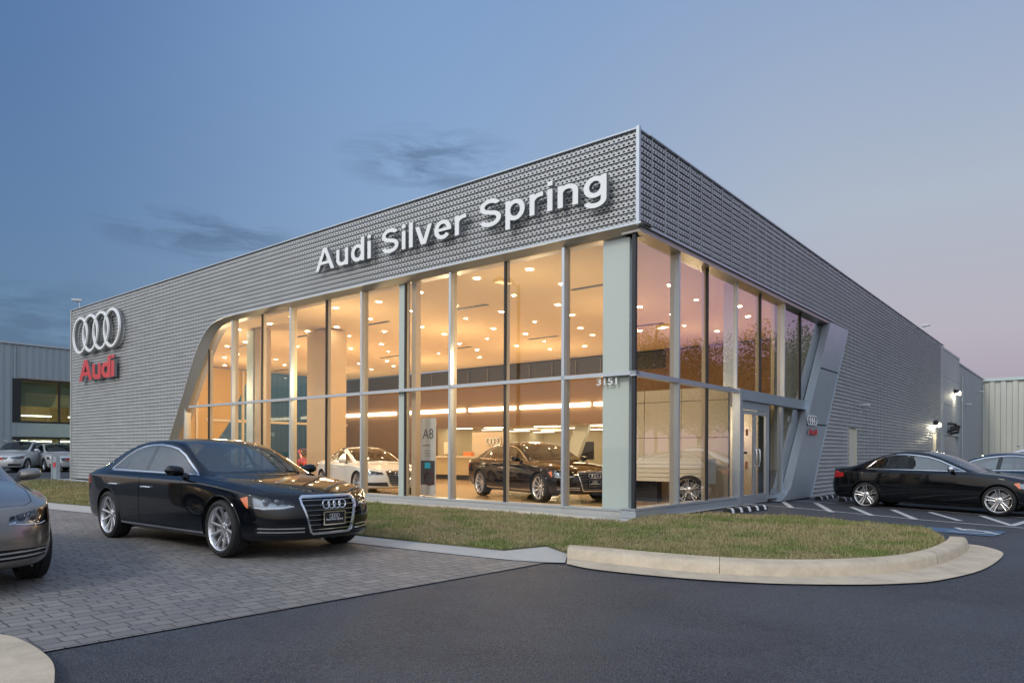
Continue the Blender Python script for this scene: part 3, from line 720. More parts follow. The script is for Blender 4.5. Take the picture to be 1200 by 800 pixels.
def make_car(S, root, paint, sides_detail=True, plate='dealer'):
    """builds one car's parts under root (an Empty), in car axes: x forward, y left, z up, origin under the wheelbase centre"""
    P = CM; body = P[paint]; sh = S.setdefault('_shell', None) or car_shell(S); S['_shell'] = sh
    piece('body', sh['body'], body, root, (1, -1))
    both = lambda nm, name, mat, **k: [piece(name, sh[nm], mat, root, (sg,), **k) for sg in (1, -1)] if nm in sh else []
    both('doorF', 'door', body); both('doorR', 'door', body)
    for g_ in ('gapF', 'gapR', 'gapT'): both(g_, 'panel_gap', P['matte'], inset=.012)
    if 'gapH' in sh: piece('panel_gap', sh['gapH'], P['matte'], root, (1, -1), inset=.012)
    both('winF', 'side_window', P['glass']); both('winR', 'side_window', P['glass']); both('winQ', 'quarter_window', P['glass'])
    if 'winframe' in sh: both('winframe', 'window_pillar', P['gloss'])
    both('chrome', 'window_trim', P['chrome'], inset=-.004, skirt=.012)
    if 'wind' in sh: piece('windscreen', sh['wind'], P['wind'], root, (1, -1))
    if 'rearwin' in sh: piece('rear_window', sh['rearwin'], P['glass'], root, (1, -1))
    if 'softtop' in sh: piece('soft_top', sh['softtop'], pmat('soft_top_fabric', (.05, .035, .03), rough=.9), root, (1, -1))
    if 'hood' in sh: piece('bonnet', sh['hood'], body, root, (1, -1))
    if 'sill' in sh: both('sill', 'sill_trim', P['chrome'], inset=-.006, skirt=.01)
    # grille
    if 'gframe' in sh:
        gf = piece('grille', sh['gframe'], P['chrome'], root, (1, -1), inset=-.008, skirt=.03)
        piece('grille_backing', sh['grille'], P['matte'], gf, (1, -1), inset=.055)
        vs = sh['grille'][0]; b = MB(); zs = [v.z for v in vs]; z0, z1 = min(zs), max(zs)
        nb = S.get('bars', 7)
        for i in range(nb):
            z = z0 + (z1 - z0) * (i + .7) / (nb + .4)
            near = [v for v in vs if abs(v.z - z) < .03]
            ym = max(v.y for v in near) + .004; pts = []
            for q in range(-8, 9):
                y = ym * q / 8; nn = min(near, key=lambda v: (v.y - abs(y)) ** 2 + 2 * (v.z - z) ** 2); pts.append((nn.x - .012, y, z))
            # smooth x
            xs = [p[0] for p in pts]; xs = [(xs[max(0, k - 1)] + xs[k] + xs[min(16, k + 1)]) / 3 for k in range(17)]
            rows = [[(x + .006, p[1], z - .007), (x + .012, p[1], z - .004), (x + .012, p[1], z + .004), (x + .006, p[1], z + .007), (x - .02, p[1], z + .009), (x - .02, p[1], z - .009)] for x, p in zip(xs, pts)]
            for r_ in rows: r_.append(r_[0])
            b.ribbon(rows)
        b.build('grille_bar', P['gloss'] if S.get('dark_bars') else P['chrome'], gf, smooth=True, recalc=True)['kind'] = 'stuff'
        gx = max(v.x for v in vs)
        if S.get('emblem', True):
            e = MB(); ze = z1 - (z1 - z0) * .20; rings(e, (gx + .012, 0, ze), (0, 1, 0), (-.12, 0, 1), (1, 0, 0), .052 * S.get('ering', 1), .0065 * S.get('ering', 1)); e.build('emblem', P['chrome'], gf, smooth=True)
        if plate:
            zp = z0 + (z1 - z0) * S.get('platef', .40); pl = MB(); pl.box(gx + .01, gx + .022, -.155, .155, zp - .078, zp + .078)
            po = pl.build('licence_plate', P['plate'] if plate == 'dealer' else P['white_txt'], gf, bevel=.004)
            fr_ = MB()
            for bx in ((-.162, .162, zp + .072, zp + .085), (-.162, .162, zp - .085, zp - .072), (-.165, -.152, zp - .085, zp + .085), (.152, .165, zp - .085, zp + .085)): fr_.box(gx + .008, gx + .027, *bx)
            fr_.build('plate_frame', P['chrome'], gf)
            if plate == 'dealer':
                rg = MB(); rings(rg, (gx + .0225, 0, zp + .028), (0, 1, 0), (0, 0, 1), (1, 0, 0), .022, .0022); rg.build('plate_emblem', P['white_txt'], gf)
                M = Matrix(((0, 0, 1, gx + .0232), (1, 0, 0, 0), (0, 1, 0, zp - .026), (0, 0, 0, 1)))
                textmesh('plate_lettering', 'Audi Silver Spring', .036, P['white_txt'], M, extr=.0004, parent=gf, bold=.0006, align='CENTER')
            else:
                M = Matrix(((0, 0, 1, gx + .0232), (1, 0, 0, 0), (0, 1, 0, zp - .03), (0, 0, 0, 1)))
                rb = MB(); rb.box(gx + .0222, gx + .0236, -.14, .14, zp - .055, zp + .055); rb.build('plate_panel', pmat('plate_red', (.6, .03, .04), rough=.4), gf)
    # lower intakes and chrome blades
    if 'intake' in sh:
        for o in both('intake', 'air_intake', P['matte'], inset=.03, skirt=-.03): pass
    if 'blade' in sh: both('blade', 'bumper_blade', P['chrome'], inset=-.004, skirt=.02)
    # headlights
    if 'light' in sh:
        for sg in (1, -1):
            hb = piece('headlight', sh['light'], P['refl'], root, (sg,), inset=.06)
            piece('lamp_housing', sh['light'], P['matte'], hb, (sg,), inset=0, skirt=.07) if False else None
            piece('lens', sh['light'], P['lens'], hb, (sg,), inset=.0, skirt=.0)
            vs, ns, ff = sh['light']; ys = [v.y for v in vs]; zs = [v.z for v in vs]; y0, y1, z0, z1 = min(ys), max(ys), min(zs), max(zs)
            for fy in (.36, .64):
                cy = y0 + (y1 - y0) * fy; nn = min(range(len(vs)), key=lambda i: (vs[i].y - cy) ** 2 + (vs[i].z - (z0 + z1) / 2 - .012) ** 2)
                c = vs[nn] - Vector((1, .25, 0)).normalized() * .055; r = min(.046, (z1 - z0) * .34)
                MB().torus((c.x, c.y * sg, c.z), r, .008, ax=(1, .25 * sg, 0), n=24, m=6).build('lamp_ring', P['chrome'], hb, smooth=True)
                r *= .88; rows = []
                for i in range(7):
                    t = math.pi / 2 * i / 6; rows.append([(c.x + r * .6 * math.cos(t), c.y * sg + r * math.sin(t) * math.cos(2 * math.pi * k / 16), c.z + r * math.sin(t) * math.sin(2 * math.pi * k / 16)) for k in range(17)])
                MB().ribbon(rows).build('projector_lamp', pmat('projector_glass', (.03, .035, .045), rough=.05, coat=1), hb, smooth=True)
            if 'lightamber' in sh: piece('side_marker', sh['lightamber'], P['amber'], hb, (sg,), inset=.004)
            # daytime strip along the lower edge
            low = {}
            for v, n in zip(vs, ns):
                k = round(v.y / .02)
                if k not in low or v.z < low[k][0].z: low[k] = (v, n)
            pts = [low[k][0] - low[k][1] * .018 + Vector((0, 0, .016)) for k in sorted(low)][1:-1]
            if len(pts) > 3: MB().tube([(p.x, p.y * sg, p.z) for p in pts], .007, 6).build('running_light', P['drl'], hb, smooth=True)
    both('tail', 'tail_light', P['redlens'], inset=-.004, skirt=.02)
    if 'lower' in sh: piece('lower_trim', sh['lower'], P['matte'], root, (1, -1))
    # wheel arch liners
    for ax in (S['fa'], S['ra']):
        for sg in (1, -1):
            b = MB(); r = S['arch'] + .004; rows = []
            for i in range(33):
                t = R_(-28) + (math.pi + R_(56)) * i / 32; x = ax + r * math.cos(t); z = S['R'] + .005 + r * math.sin(t)
                yo = shell_y(sh, x, z, S) - .004
                rows.append([(x, yo * sg, z), (x, (S['track'] - .20) * sg, z)])
            b.ribbon(rows); b.prism([(rr[1][0], rr[1][2]) for rr in rows], lambda u, v, q=sg: (u, (S['track'] - .20) * q, v), lambda u, v, q=sg: (u, (S['track'] - .22) * q, v))
            b.build('wheel_arch_liner', P['matte'], root, smooth=True, recalc=False)
            # rolled lip of the fender
            lp = [(rr[0][0], rr[0][1] + .003 * sg, rr[0][2]) for rr in rows]
            MB().tube(lp, .009, 6).build('wheel_arch_lip', body, root, smooth=True)
            make_wheel(root, ax, (S['track'] + .02) * sg, S['R'], S['W'], S['rimR'], S['rim'], sg)
    # floor pan
    b = MB(); b.box(S['ra'] + .45, S['fa'] - .45, -.78, .78, .19, .26); b.box(S['ra'] - .85, S['fa'] + .55, -.52, .52, .24, .34); b.build('floor_pan', P['matte'], root)
    # cabin
    xm = S['cab']; zb = S['beltz']; sm = P[S.get('seatm', 'seat')]
    b = MB(); b.box(xm[0], xm[1], -.74, .74, .3, .36); b.box(xm[1] - .04, xm[1], -.74, .74, .3, zb - .12); b.box(xm[0], xm[0] + .04, -.70, .70, .3, zb - .06)
    for sg in (1, -1): b.box(xm[0], xm[1], *sorted((.74 * sg, .80 * sg)), .3, zb - .06)
    b.build('cabin_lining', P['matte'], root)
    b = MB(); b.prism([(xm[1] - .55, zb - .16), (xm[1] - .50, zb - .03), (xm[1] - .3, zb + .00), (xm[1] + .12, zb - .03), (xm[1] + .12, zb - .25), (xm[1] - .5, zb - .3)], lambda u, v: (u, -.72, v), lambda u, v: (u, .72, v))
    b.build('dashboard', P['matte'], root, bevel=.02, smooth=True)
    for (sx, rows_) in S['seats']:
        for sy in rows_:
            b = MB(); b.box(sx - .05, sx + .45, sy - .24, sy + .24, .42, .56)
            b.prism([(sx - .02, .52), (sx + .12, .52), (sx - .06, zb + .12), (sx - .16, zb + .12)], lambda u, v: (u, sy - .22, v), lambda u, v: (u, sy + .22, v))
            so_ = b.build('seat', sm, root, bevel=.03, smooth=True)
            MB().prism([(sx - .18, zb + .13), (sx - .09, zb + .13), (sx - .10, zb + .24), (sx - .17, zb + .24)], lambda u, v: (u, sy - .12, v), lambda u, v: (u, sy + .12, v)).build('headrest', sm, so_, bevel=.025, smooth=True)
    sw = MB(); sw.torus((xm[1] - .66, .37, zb - .02), .18, .014, ax=(1, 0, .35), n=28, m=6); sw.box(xm[1] - .67, xm[1] - .5, .34, .40, zb - .08, zb + .0); sw.build('steering_wheel', P['matte'], root, smooth=True)
    # mirrors
    mx, my, mz = S['mirror']
    for sg in (1, -1):
        rows = []
        for i in range(9):
            f = -1 + 2 * i / 8; r = math.sqrt(max(.0, 1 - abs(f) ** 3.2)) + .02; cx = mx + .0
            rows.append([(cx + .055 + (.085 * r * math.cos(t) if math.cos(t) > 0 else .04 * r * math.cos(t)), (my + .135 + .125 * f) * sg, mz + .065 + .068 * r * math.sin(t) + .01 * f) for t in [2 * math.pi * k / 16 for k in range(17)]])
        mo = MB().ribbon(rows).build('wing_mirror', P['chrome'] if S.get('silver_mirror') else body, root, smooth=True)
        MB().ribbon([[(mx + .013, (my + .135 + .11 * math.cos(t) * q) * sg, mz + .066 + .055 * q * math.sin(t)) for t in [2 * math.pi * k / 20 for k in range(21)]] for q in (.02, 1)]).build('mirror_glass', P['chrome'], mo)
        MB().prism([(mx + .02, mz - .03), (mx + .11, mz - .03), (mx + .09, mz + .03), (mx + .03, mz + .03)], lambda u, v: (u, (my - .05) * sg, v - .01), lambda u, v: (u, (my + .05) * sg, v + .02)).build('mirror_arm', P['gloss'], mo, bevel=.008, smooth=True)
    # door handles
    for hx, hz in S['handles']:
        for sg in (1, -1):
            y = shell_y(sh, hx, hz, S, any_=True)
            b = MB(); b.tube([(hx - .11, (y + .0) * sg, hz), (hx - .095, (y + .03) * sg, hz + .003), (hx, (y + .037) * sg, hz + .006), (hx + .095, (y + .03) * sg, hz + .003), (hx + .11, y * sg, hz)], [.010, .013, .013, .013, .010], 8)
            b.build('door_handle', P['chrome'] if kind_a8(S) else body, root, smooth=True)
    # wipers, antenna
    if S.get('wiper', True):
        xw = xm[1] + .16
        MB().tube([(xw + .04, .55, zb + .035), (xw - .10, .1, zb + .10), (xw - .12, -.02, zb + .11)], .006, 5).build('wiper', P['matte'], root)
    if S.get('rails'):
        for sg in (1, -1): MB().tube([(S['rails'][0], .60 * sg, S['rails'][2] - .03), (S['rails'][0] - .1, .60 * sg, S['rails'][2] + .02), ((S['rails'][0] + S['rails'][1]) / 2, .60 * sg, S['rails'][2] + .05), (S['rails'][1] + .1, .60 * sg, S['rails'][2] + .01), (S['rails'][1], .60 * sg, S['rails'][2] - .05)], .016, 6).build('roof_rail', P['chrome'], root, smooth=True)
    return root
def shell_y(sh, x, z, S, any_=False):
    """half width of the shell at (x,z)"""
    best = None; bd = 1e9
    for nm in ('body', 'doorF', 'doorR', 'lower'):
        if nm not in sh: continue
        if ('_np', nm) not in S:
            S[('_np', nm)] = np.array([v[:] for v in sh[nm][0]])
        A = S[('_np', nm)]; m = A[:, 1] > .62
        A = A[m]
        if len(A) == 0: continue
        d = (A[:, 0] - x) ** 2 + (A[:, 2] - z) ** 2; i = int(d.argmin())
        if d[i] < bd: bd = d[i]; best = A[i, 1]
    return float(best)
def sedan_spec(L=5.27, wb=3.12, H=1.46, Wd=1.95, fo=.99, kind='a8', cwo=1.58):
    """three-box saloon; all x positions derive from the wheelbase and overhangs"""
    F = wb / 2; Rr = -wb / 2; nx = F + fo; tx = nx - L; hw = Wd / 2; ks = hw / .975; kz = H / 1.46
    cw = nx - cwo                     # cowl x
    hd = cw - .92                      # roof header
    rw = tx + (.60 if kind == 'a8' and L > 5 else .70)                      # foot of the rear window
    cols = [
        (nx - .40, .850, (.50, .838), (.735, .812), (.845, .765)),
        (nx - .66, .905, (.53, .897), (.785, .872), (.925, .815)),
        (F, .948, (.56, .943), (.81, .915), (.953, .862)),
        (F - .38, .980, (.62, .976), (.835, .945), (.958, .893)),
        (cw + .02, .998, (.76, .990), (.865, .965), (.960, .905), .10),
        (cw - .33, 1.195, (.755, 1.135), (.870, .975), (.963, .910), .07),
        (cw - .66, 1.375, (.700, 1.312), (.872, .982), (.965, .914), .05),
        (cw - 1.00, 1.480, (.650, 1.425), (.873, .990), (.966, .918), .02),
        ((cw - 1.0) * .65 + (rw + .8) * .35, 1.495, (.632, 1.450), (.873, .995), (.966, .922)),
        ((cw - 1.0) * .3 + (rw + .8) * .7, 1.488, (.630, 1.442), (.872, 1.002), (.965, .928)),
        (rw + .84, 1.455, (.645, 1.408), (.868, 1.010), (.962, .935), -.02),
        (rw + .42, 1.315, (.690, 1.272), (.862, 1.018), (.957, .940), -.04),
        (rw + .02, 1.110, (.730, 1.080), (.850, 1.020), (.950, .940), -.05),
        (tx + .42, 1.055, (.62, 1.050), (.80, 1.015), (.925, .930)),
        (tx + .24, 1.045, (.56, 1.040), (.74, 1.005), (.865, .925)),
    ]
    xb, xe = nx - .40, tx + .24
    lev = [
        dict(nx=nx - .10, nz=.205, ny=.80, cx=0, w=[(xe, .78), (Rr - .4, .86), (Rr, .90), (F, .90), (F + .45, .84), (xb, .76)], z=[(xe, .25), (Rr, .20), (F, .19), (xb, .20)], tx=tx + .10, tz=.27, ty=.76),
        dict(nx=nx - .02, nz=.27, ny=.86, w=[(xe, .84), (Rr - .4, .93), (Rr, .945), (F, .945), (F + .45, .905), (xb, .85)], z=[(xe, .34), (Rr, .29), (F, .28), (xb, .27)], tx=tx + .02, tz=.36, ty=.80),
        dict(nx=nx, nz=.42, ny=.88, w=[(xe, .87), (Rr - .4, .955), (Rr, .968), (0, .966), (F, .968), (F + .45, .925), (xb, .875)], z=[(xe, .48), (Rr, .43), (F, .42), (xb, .42)], tx=tx, tz=.50, ty=.82),
        dict(nx=nx - .005, nz=.57, ny=.87, w=[(xe, .88), (Rr - .4, .965), (Rr, .975), (0, .975), (F, .975), (F + .45, .935), (xb, .87)], z=[(xe, .64), (Rr, .60), (F, .58), (xb, .57)], tx=tx, tz=.64, ty=.84),
        dict(nx=nx - .04, nz=.68, ny=.86, w=[(xe, .88), (Rr - .4, .965), (Rr, .974), (0, .974), (F, .970), (F + .45, .93), (xb, .86)], z=[(xe, .80), (Rr, .76), (0, .745), (F, .73), (xb, .68)], tx=tx + .03, tz=.82, ty=.84),
        dict(nx=nx - .13, nz=.775, ndz=-.01, ny=.83, w=[(0, 1)], z=[(0, 1)], tx=tx + .06, tz=1.015, ty=.82),
    ]
    # scale to this car's width and height
    cols = [(c[0], c[1] * kz, (c[2][0] * ks, c[2][1] * kz), (c[3][0] * ks, c[3][1] * kz), (c[4][0] * ks, c[4][1] * kz), *c[5:]) for c in cols]
    for l in lev:
        l['nz'] *= kz; l['tz'] *= kz; l['ny'] *= ks; l['ty'] *= ks; l['w'] = [(a, b * ks) for a, b in l['w']]; l['z'] = [(a, b * kz) for a, b in l['z']]
        l['w'].sort(); l['z'].sort()
    S = dict(cols=cols, levels=lev, nose_f=None, nsag=[0, .025, .085, .19], tsag=[0, .015, .05, .11], fa=F, ra=Rr, track=hw - .155, R=.352, W=.255, rimR=.268, rim=(10, 'ten'), arch=.392, cab=(rw + .25, cw - .12), beltz=.97 * kz,
             seats=[(cw - 1.55, (-.38, .38)), (cw - 2.36 if wb > 3 else cw - 2.26, (-.38, .38))], mirror=(cw - .42, .90 * ks, .975 * kz), handles=[], nx=nx, tx=tx)
    S['lev_crease'] = {4: .0, 1: .3}
    b0, b1 = .995 * kz, 1.005 * kz
    A = cw - .14
    q1 = rw + .22
    top = [(A, b0), (cw - .36, 1.090 * kz), (cw - .66, 1.235 * kz), (cw - .92, 1.322 * kz), (cw - 1.18, 1.362 * kz), *[((cw - 1.18) + (rw + (.50 if kind == 'a8' and L > 5 else .33) - cw + 1.18) * f_, z_ * kz) for f_, z_ in ((.22, 1.386), (.40, 1.382), (.56, 1.356), (.70, 1.305), (.84, 1.215), (.96, 1.085), (1.0, 1.040), (.97, 1.026))]]
    dlo = top
    bp = cw - 1.26 if wb < 3 else cw - 1.50
    cp = rw + (.92 if kind == 'a8' and L > 5 else .66)
    side = lambda c, n: c.y > .45 and abs(n.y) > .10 and c.z > .3
    def band(x0, x1, lean=0): return [(x0, .9), (x1, .9), (x1 - lean, 1.5), (x0 - lean, 1.5)]
    regs = []
    inr = offset_poly(dlo, -.022)
    def clipx(poly, xa, xbb, lean):          # part of the polygon with xa < x < xbb, edges leaning
        def clip(p, f):
            out = []
            for i in range(len(p)):
                a, b = p[i], p[(i + 1) % len(p)]; fa, fb = f(a), f(b)
                if fa >= 0: out.append(a)
                if fa * fb < 0: t = fa / (fa - fb); out.append((a[0] + (b[0] - a[0]) * t, a[1] + (b[1] - a[1]) * t))
            return out
        p = clip(poly, lambda q: q[0] + (q[1] - 1) * lean - xa); return clip(p, lambda q: xbb - q[0] - (q[1] - 1) * lean)
    ln = .18
    regs.append(('chrome', SIDE, offset_poly(dlo, .016), side))
    regs.append(('winframe', SIDE, offset_poly(dlo, -.006), side))
    regs.append(('winF', SIDE, clipx(inr, bp + .05, 9, .10), side))
    regs.append(('winR', SIDE, clipx(inr, cp + .03, bp - .05, .10), side))
    regs.append(('winQ', SIDE, clipx(inr, -9, cp - .05, -.30), side))
    # doors
    fs = lambda c, n: c.y > .5 and n.y > .3
    zl = .30 * kz; zt = .972 * kz
    dF0 = cw - .34; dF1 = bp; dR1 = rw + .50
    Rp = [(dF0 + .03, zl), (dF0 + .06, .6), (dF0 + .02, .86 * kz), (dF0 - .06, zt), (dF1, zt), (dF1 - .01, zl)]
    arc = [(Rr + (.47) * math.cos(t), .36 + .47 * math.sin(t)) for t in [R_(a) for a in (8, 22, 36, 50, 62)]]
    Rq = [(dF1 - .012, zl), (dF1 - .002, zt), (dR1, zt), (dR1 - .02, .86 * kz)] + [p for p in reversed(arc)] + [(Rr + .48, zl)]
    if not S.get('nodoor'):
        regs.append(('gapF', SIDE, Rp, fs)); regs.append(('doorF', SIDE, offset_poly(Rp, -.006), fs))
        regs.append(('gapR', SIDE, Rq, fs)); regs.append(('doorR', SIDE, offset_poly(Rq, -.006), fs))
    # arches
    for ax in (F, Rr): regs.append(('del_arch', SIDE, circle(ax, S['R'] + .005, S['arch']), lambda c, n: c.y > .45 and c.z < .9))
    # glass front and rear, seen from above
    ws = [(cw + .03, -.02), (cw + .035, .30 * ks), (cw - .0, .58 * ks), (cw - .08, .715 * ks), (cw - .40, .695 * ks), (cw - .70, .640 * ks), (cw - .94, .585 * ks), (cw - .90, .3 * ks), (cw - .885, -.02)]
    regs.append(('wind', TOP, ws, lambda c, n: n.z > .2 and c.z > .9 * kz))
    rwp = [(rw - .04, -.02), (rw - .02, .35 * ks), (rw + .06, .53 * ks), (rw + .16, .555 * ks), (rw + .45, .51 * ks), (rw + .74, .47 * ks), (rw + .80, .3 * ks), (rw + .82, -.02)]
    regs.append(('rearwin', TOP, rwp, lambda c, n: n.z > .2 and c.z > 1.0 * kz))
    # bonnet outline from above
    hood_o = [(nx - .185, -.02), (nx - .195, .22 * ks), (nx - .26, .46 * ks), (nx - .345, .66 * ks), (nx - .45, .735 * ks), (F, .79 * ks), (cw + .12, .80 * ks), (cw + .05, .74 * ks), (cw + .075, .4 * ks), (cw + .09, -.02)]
    hf = lambda c, n: n.z > .35 and c.x > cw - .05
    regs.append(('gapH', TOP, hood_o, hf)); regs.append(('hood', TOP, [(x, y if y < 0 else y) for x, y in offset_poly(hood_o, -.006)], hf))
    regs[-1] = ('hood', TOP, [(x, -.02 if y < .0 or y < .01 else y) for x, y in regs[-1][2]], hf)
    # nose
    ff = lambda c, n: n.x > .25 and c.x > nx - .55
    if kind in ('a8', 's4'):
        gz1 = .762 * kz; gz0 = .285 * kz
        gr = [(-.02, gz1), (.36 * ks, gz1), (.405 * ks, gz1 - .03), (.412 * ks, gz1 - .10), (.315 * ks, gz0 + .035), (.275 * ks, gz0), (-.02, gz0)]
    else:
        gz1 = .74 * kz; gz0 = .56 * kz
        gr = [(-.02, gz1), (.36 * ks, gz1), (.40 * ks, gz1 - .03), (.36 * ks, gz0 + .02), (.32 * ks, gz0), (-.02, gz0)]
    gi = offset_poly(gr, -.020); gi = [(-.02 if y < .012 else y, z) for y, z in gi]
    regs.append(('gframe', FRONT, gr, ff)); regs.append(('grille', FRONT, gi, ff))
    S['gz'] = (gz0, gz1)
    # headlight seen three-quarter
    cx_ = nx - .30
    def ob(x, y): return -s30 * x + c30 * y
    hl = [(ob(nx - .095, .485 * ks), .628 * kz), (ob(nx - .17, .66 * ks), .607 * kz), (ob(nx - .30, .80 * ks), .600 * kz), (ob(nx - .50, .905 * ks), .625 * kz), (ob(nx - .585, .935 * ks), .735 * kz), (ob(nx - .50, .90 * ks), .762 * kz), (ob(nx - .27, .74 * ks), .742 * kz), (ob(nx - .14, .52 * ks), .700 * kz)]
    of = lambda c, n: c.x > nx - .80 and c.y > .3 and (n.x * s30 * 0 + n.x * c30 + n.y * s30) > .2 and c.z > .5
    regs.append(('light', OBF, hl, of))
    am = [hl[3], hl[4], hl[5], (hl[5][0] - .05, hl[5][1] - .006), (hl[3][0] - .07, hl[3][1] - .006)]
    if kind in ('a8', 's4'): regs.append(('lightamber', OBF, [(hl[3][0] + .01, hl[3][1] - .01), (hl[4][0] + .02, hl[4][1]), (hl[5][0] + .02, hl[5][1] + .02), (hl[5][0] - .012, hl[5][1] + .01), (hl[3][0] - .028, hl[3][1] - .01)], lambda c, n: of(c, n) and inside(hl, c.dot(Vector(OBF[0])), c.z)))
    # bumper intake with two bright blades
    bz = .345 * kz
    it = [(ob(nx - .01, .40 * ks), bz - .05), (ob(nx - .36, .86 * ks), bz - .035), (ob(nx - .37, .87 * ks), bz + .05), (ob(nx - .02, .43 * ks), bz + .062)]
    regs.append(('intake', OBF, it, of2 := (lambda c, n: c.x > nx - .7 and c.y > .3 and n.x * c30 + n.y * s30 > .3 and c.z < .55)))
    if kind == 'a8':
        for dz in (-.018, .026):
            regs.append(('blade', OBF, [(it[0][0] + .02, bz + dz - .006), (it[1][0] - .015, bz + dz + .004), (it[1][0] - .015, bz + dz + .016), (it[0][0] + .02, bz + dz + .008)], of2))
        regs.append(('sill', SIDE, [(F - .42, .262), (Rr + .42, .262), (Rr + .42, .284), (F - .42, .284)], fs))
    # tail lamp
    def obr(x, y): return s30 * x + c30 * y
    tl = [(obr(tx + .02, .36 * ks), .80 * kz), (obr(tx + .22, .84 * ks), .77 * kz), (obr(tx + .45, .955 * ks), .80 * kz), (obr(tx + .47, .955 * ks), .90 * kz), (obr(tx + .30, .86 * ks), .95 * kz), (obr(tx + .06, .40 * ks), .93 * kz)]
    regs.append(('tail', OBR, tl, lambda c, n: c.x < tx + .6 and c.y > .25 and -n.x * c30 + n.y * s30 > .2 and c.z > .6))
    regs.append(('gapT', ((0, 1, 0), (0, 0, 1)), [(-.02, .62 * kz), (.9, .62 * kz), (.9, .626 * kz), (-.02, .626 * kz)], lambda c, n: n.x < -.3 and c.x < tx + .4))
    S['regions'] = regs
    S['handles'] = [(bp + .22, .80 * kz), (rw + .80, .815 * kz)]
    S['sub'] = 3
    return S
# ================================================================ showroom building (frame: t along the left facade, s along the right one)
def screen_mat(name, col, pitch, dark):
    m = bpy.data.materials.new(name); m.use_nodes = True; nt = m.node_tree; b = nt.nodes['Principled BSDF']; out = nt.nodes['Material Output']
    b.inputs['Base Color'].default_value = (*col, 1); b.inputs['Metallic'].default_value = .35; b.inputs['Roughness'].default_value = .45
    uv = node(nt, 'ShaderNodeUVMap', uv_map='UVMap'); sp = node(nt, 'ShaderNodeSeparateXYZ'); nt.links.new(uv.outputs[0], sp.inputs[0]); U, V = sp.outputs[0], sp.outputs[1]
    # expanded-metal openings: two staggered rows of lozenge holes per folded strip
    u = mathn(nt, 'DIVIDE', U, pitch); row = mathn(nt, 'MULTIPLY', V, 2.0); rf = mathn(nt, 'FRACT', row); ri = mathn(nt, 'FLOOR', row)
    uo = mathn(nt, 'ADD', u, mathn(nt, 'MULTIPLY', ri, .5)); uf = mathn(nt, 'ABSOLUTE', mathn(nt, 'SUBTRACT', mathn(nt, 'FRACT', uo), .5)); vf = mathn(nt, 'ABSOLUTE', mathn(nt, 'SUBTRACT', rf, .5))
    d = mathn(nt, 'ADD', mathn(nt, 'DIVIDE', uf, .34), mathn(nt, 'DIVIDE', vf, .38))
    hole = mathn(nt, 'LESS_THAN', d, 1.0)
    nz = node(nt, 'ShaderNodeTexNoise', ins={'Scale': .7, 'Detail': 4}); nt.links.new(uv.outputs[0], nz.inputs[0])
    nt.links.new(mixc(nt, ramp(nt, nz.outputs[0], [(.35, 0), (.65, 1)]), col, tuple(x * .86 for x in col)), b.inputs['Base Color'])
    tr = node(nt, 'ShaderNodeBsdfTransparent'); mx = node(nt, 'ShaderNodeMixShader')
    nt.links.new(hole, mx.inputs[0]); nt.links.new(b.outputs[0], mx.inputs[1]); nt.links.new(tr.outputs[0], mx.inputs[2]); nt.links.new(mx.outputs[0], out.inputs[0]); return m
def screen(name, axis, a0, a1, z0, z1, off, holes, mat, parent, rh=.1565, fold=.042):
    """folded strips of perforated metal; axis 't' = left facade (plane s=off), 's' = right facade (plane t=off)"""
    bm = bmesh.new(); uvl = bm.loops.layers.uv.new('UVMap'); n = int(round((z1 - z0) / rh)); rh = (z1 - z0) / n
    for i in range(n):
        zb = z0 + i * rh
        strips = [((zb + .004, off - fold * .8), (zb + rh * .52, off - fold), 0, .5), ((zb + rh * .52, off - fold), (zb + rh * .93, off), .5, 1.)]
        for (za, oa), (zc, oc), va, vb in strips:
            vs = [bm.verts.new(p) for p in ((a0, oa, za), (a1, oa, za), (a1, oc, zc), (a0, oc, zc))]; f = bm.faces.new(vs)
            for l, (uu, vv) in zip(f.loops, ((a0, va), (a1, va), (a1, vb), (a0, vb))): l[uvl].uv = (uu, i * 1.0 + vv)
    for poly in holes:
        cut_poly(bm, poly, (1, 0, 0), (0, 0, 1), lambda f: True)
        dl = [f for f in bm.faces if inside(poly, f.calc_center_median().x, f.calc_center_median().z)]
        bmesh.ops.delete(bm, geom=dl, context='FACES')
    for v in bm.verts: v.co = B((v.co.x, v.co.y, v.co.z) if axis == 't' else (v.co.y, v.co.x, v.co.z))
    me = bpy.data.meshes.new(name); bm.to_mesh(me); bm.free(); me.materials.append(mat); o = bpy.data.objects.new(name, me); COL.objects.link(o); attach(o, parent); return o
BB = lambda: MB(B)
bld = empty('showroom_building', 'two storey glass fronted showroom clad in grey perforated metal with lit interior', 'building', CB, world=True)
M_scr = screen_mat('screen_metal', (.62, .63, .63), .135, 0)
M_back = pmat('screen_backing', (.075, .080, .088), rough=.8)
M_sil = pmat('mullion_silver', (.52, .56, .60), rough=.35, metal=.6); M_dk = pmat('gasket_dark', (.02, .022, .025), rough=.5); M_fin = pmat('mullion_fin', (.55, .45, .32), rough=.5)
M_frame = pmat('reveal_metal', (.40, .37, .33), rough=.35, metal=.5); M_panel = pmat('pylon_panel', (.44, .51, .57), rough=.35, metal=.5, noise=.15, nscale=2)
M_sign = pmat('sign_white', (.84, .85, .85), rough=.3, metal=.1); M_signside = pmat('sign_return', (.28, .29, .30), rough=.4, metal=.5); M_red = pmat('sign_red', (.62, .035, .045), rough=.35)
M_glass = glassmat('facade_glass', (.93, .93, .91), 1.52, .03); M_glassR = glassmat('facade_glass_side', (.90, .90, .90), 1.52, .21)
ROOF, HEAD, TRZ = 8.83, 6.64, 3.28
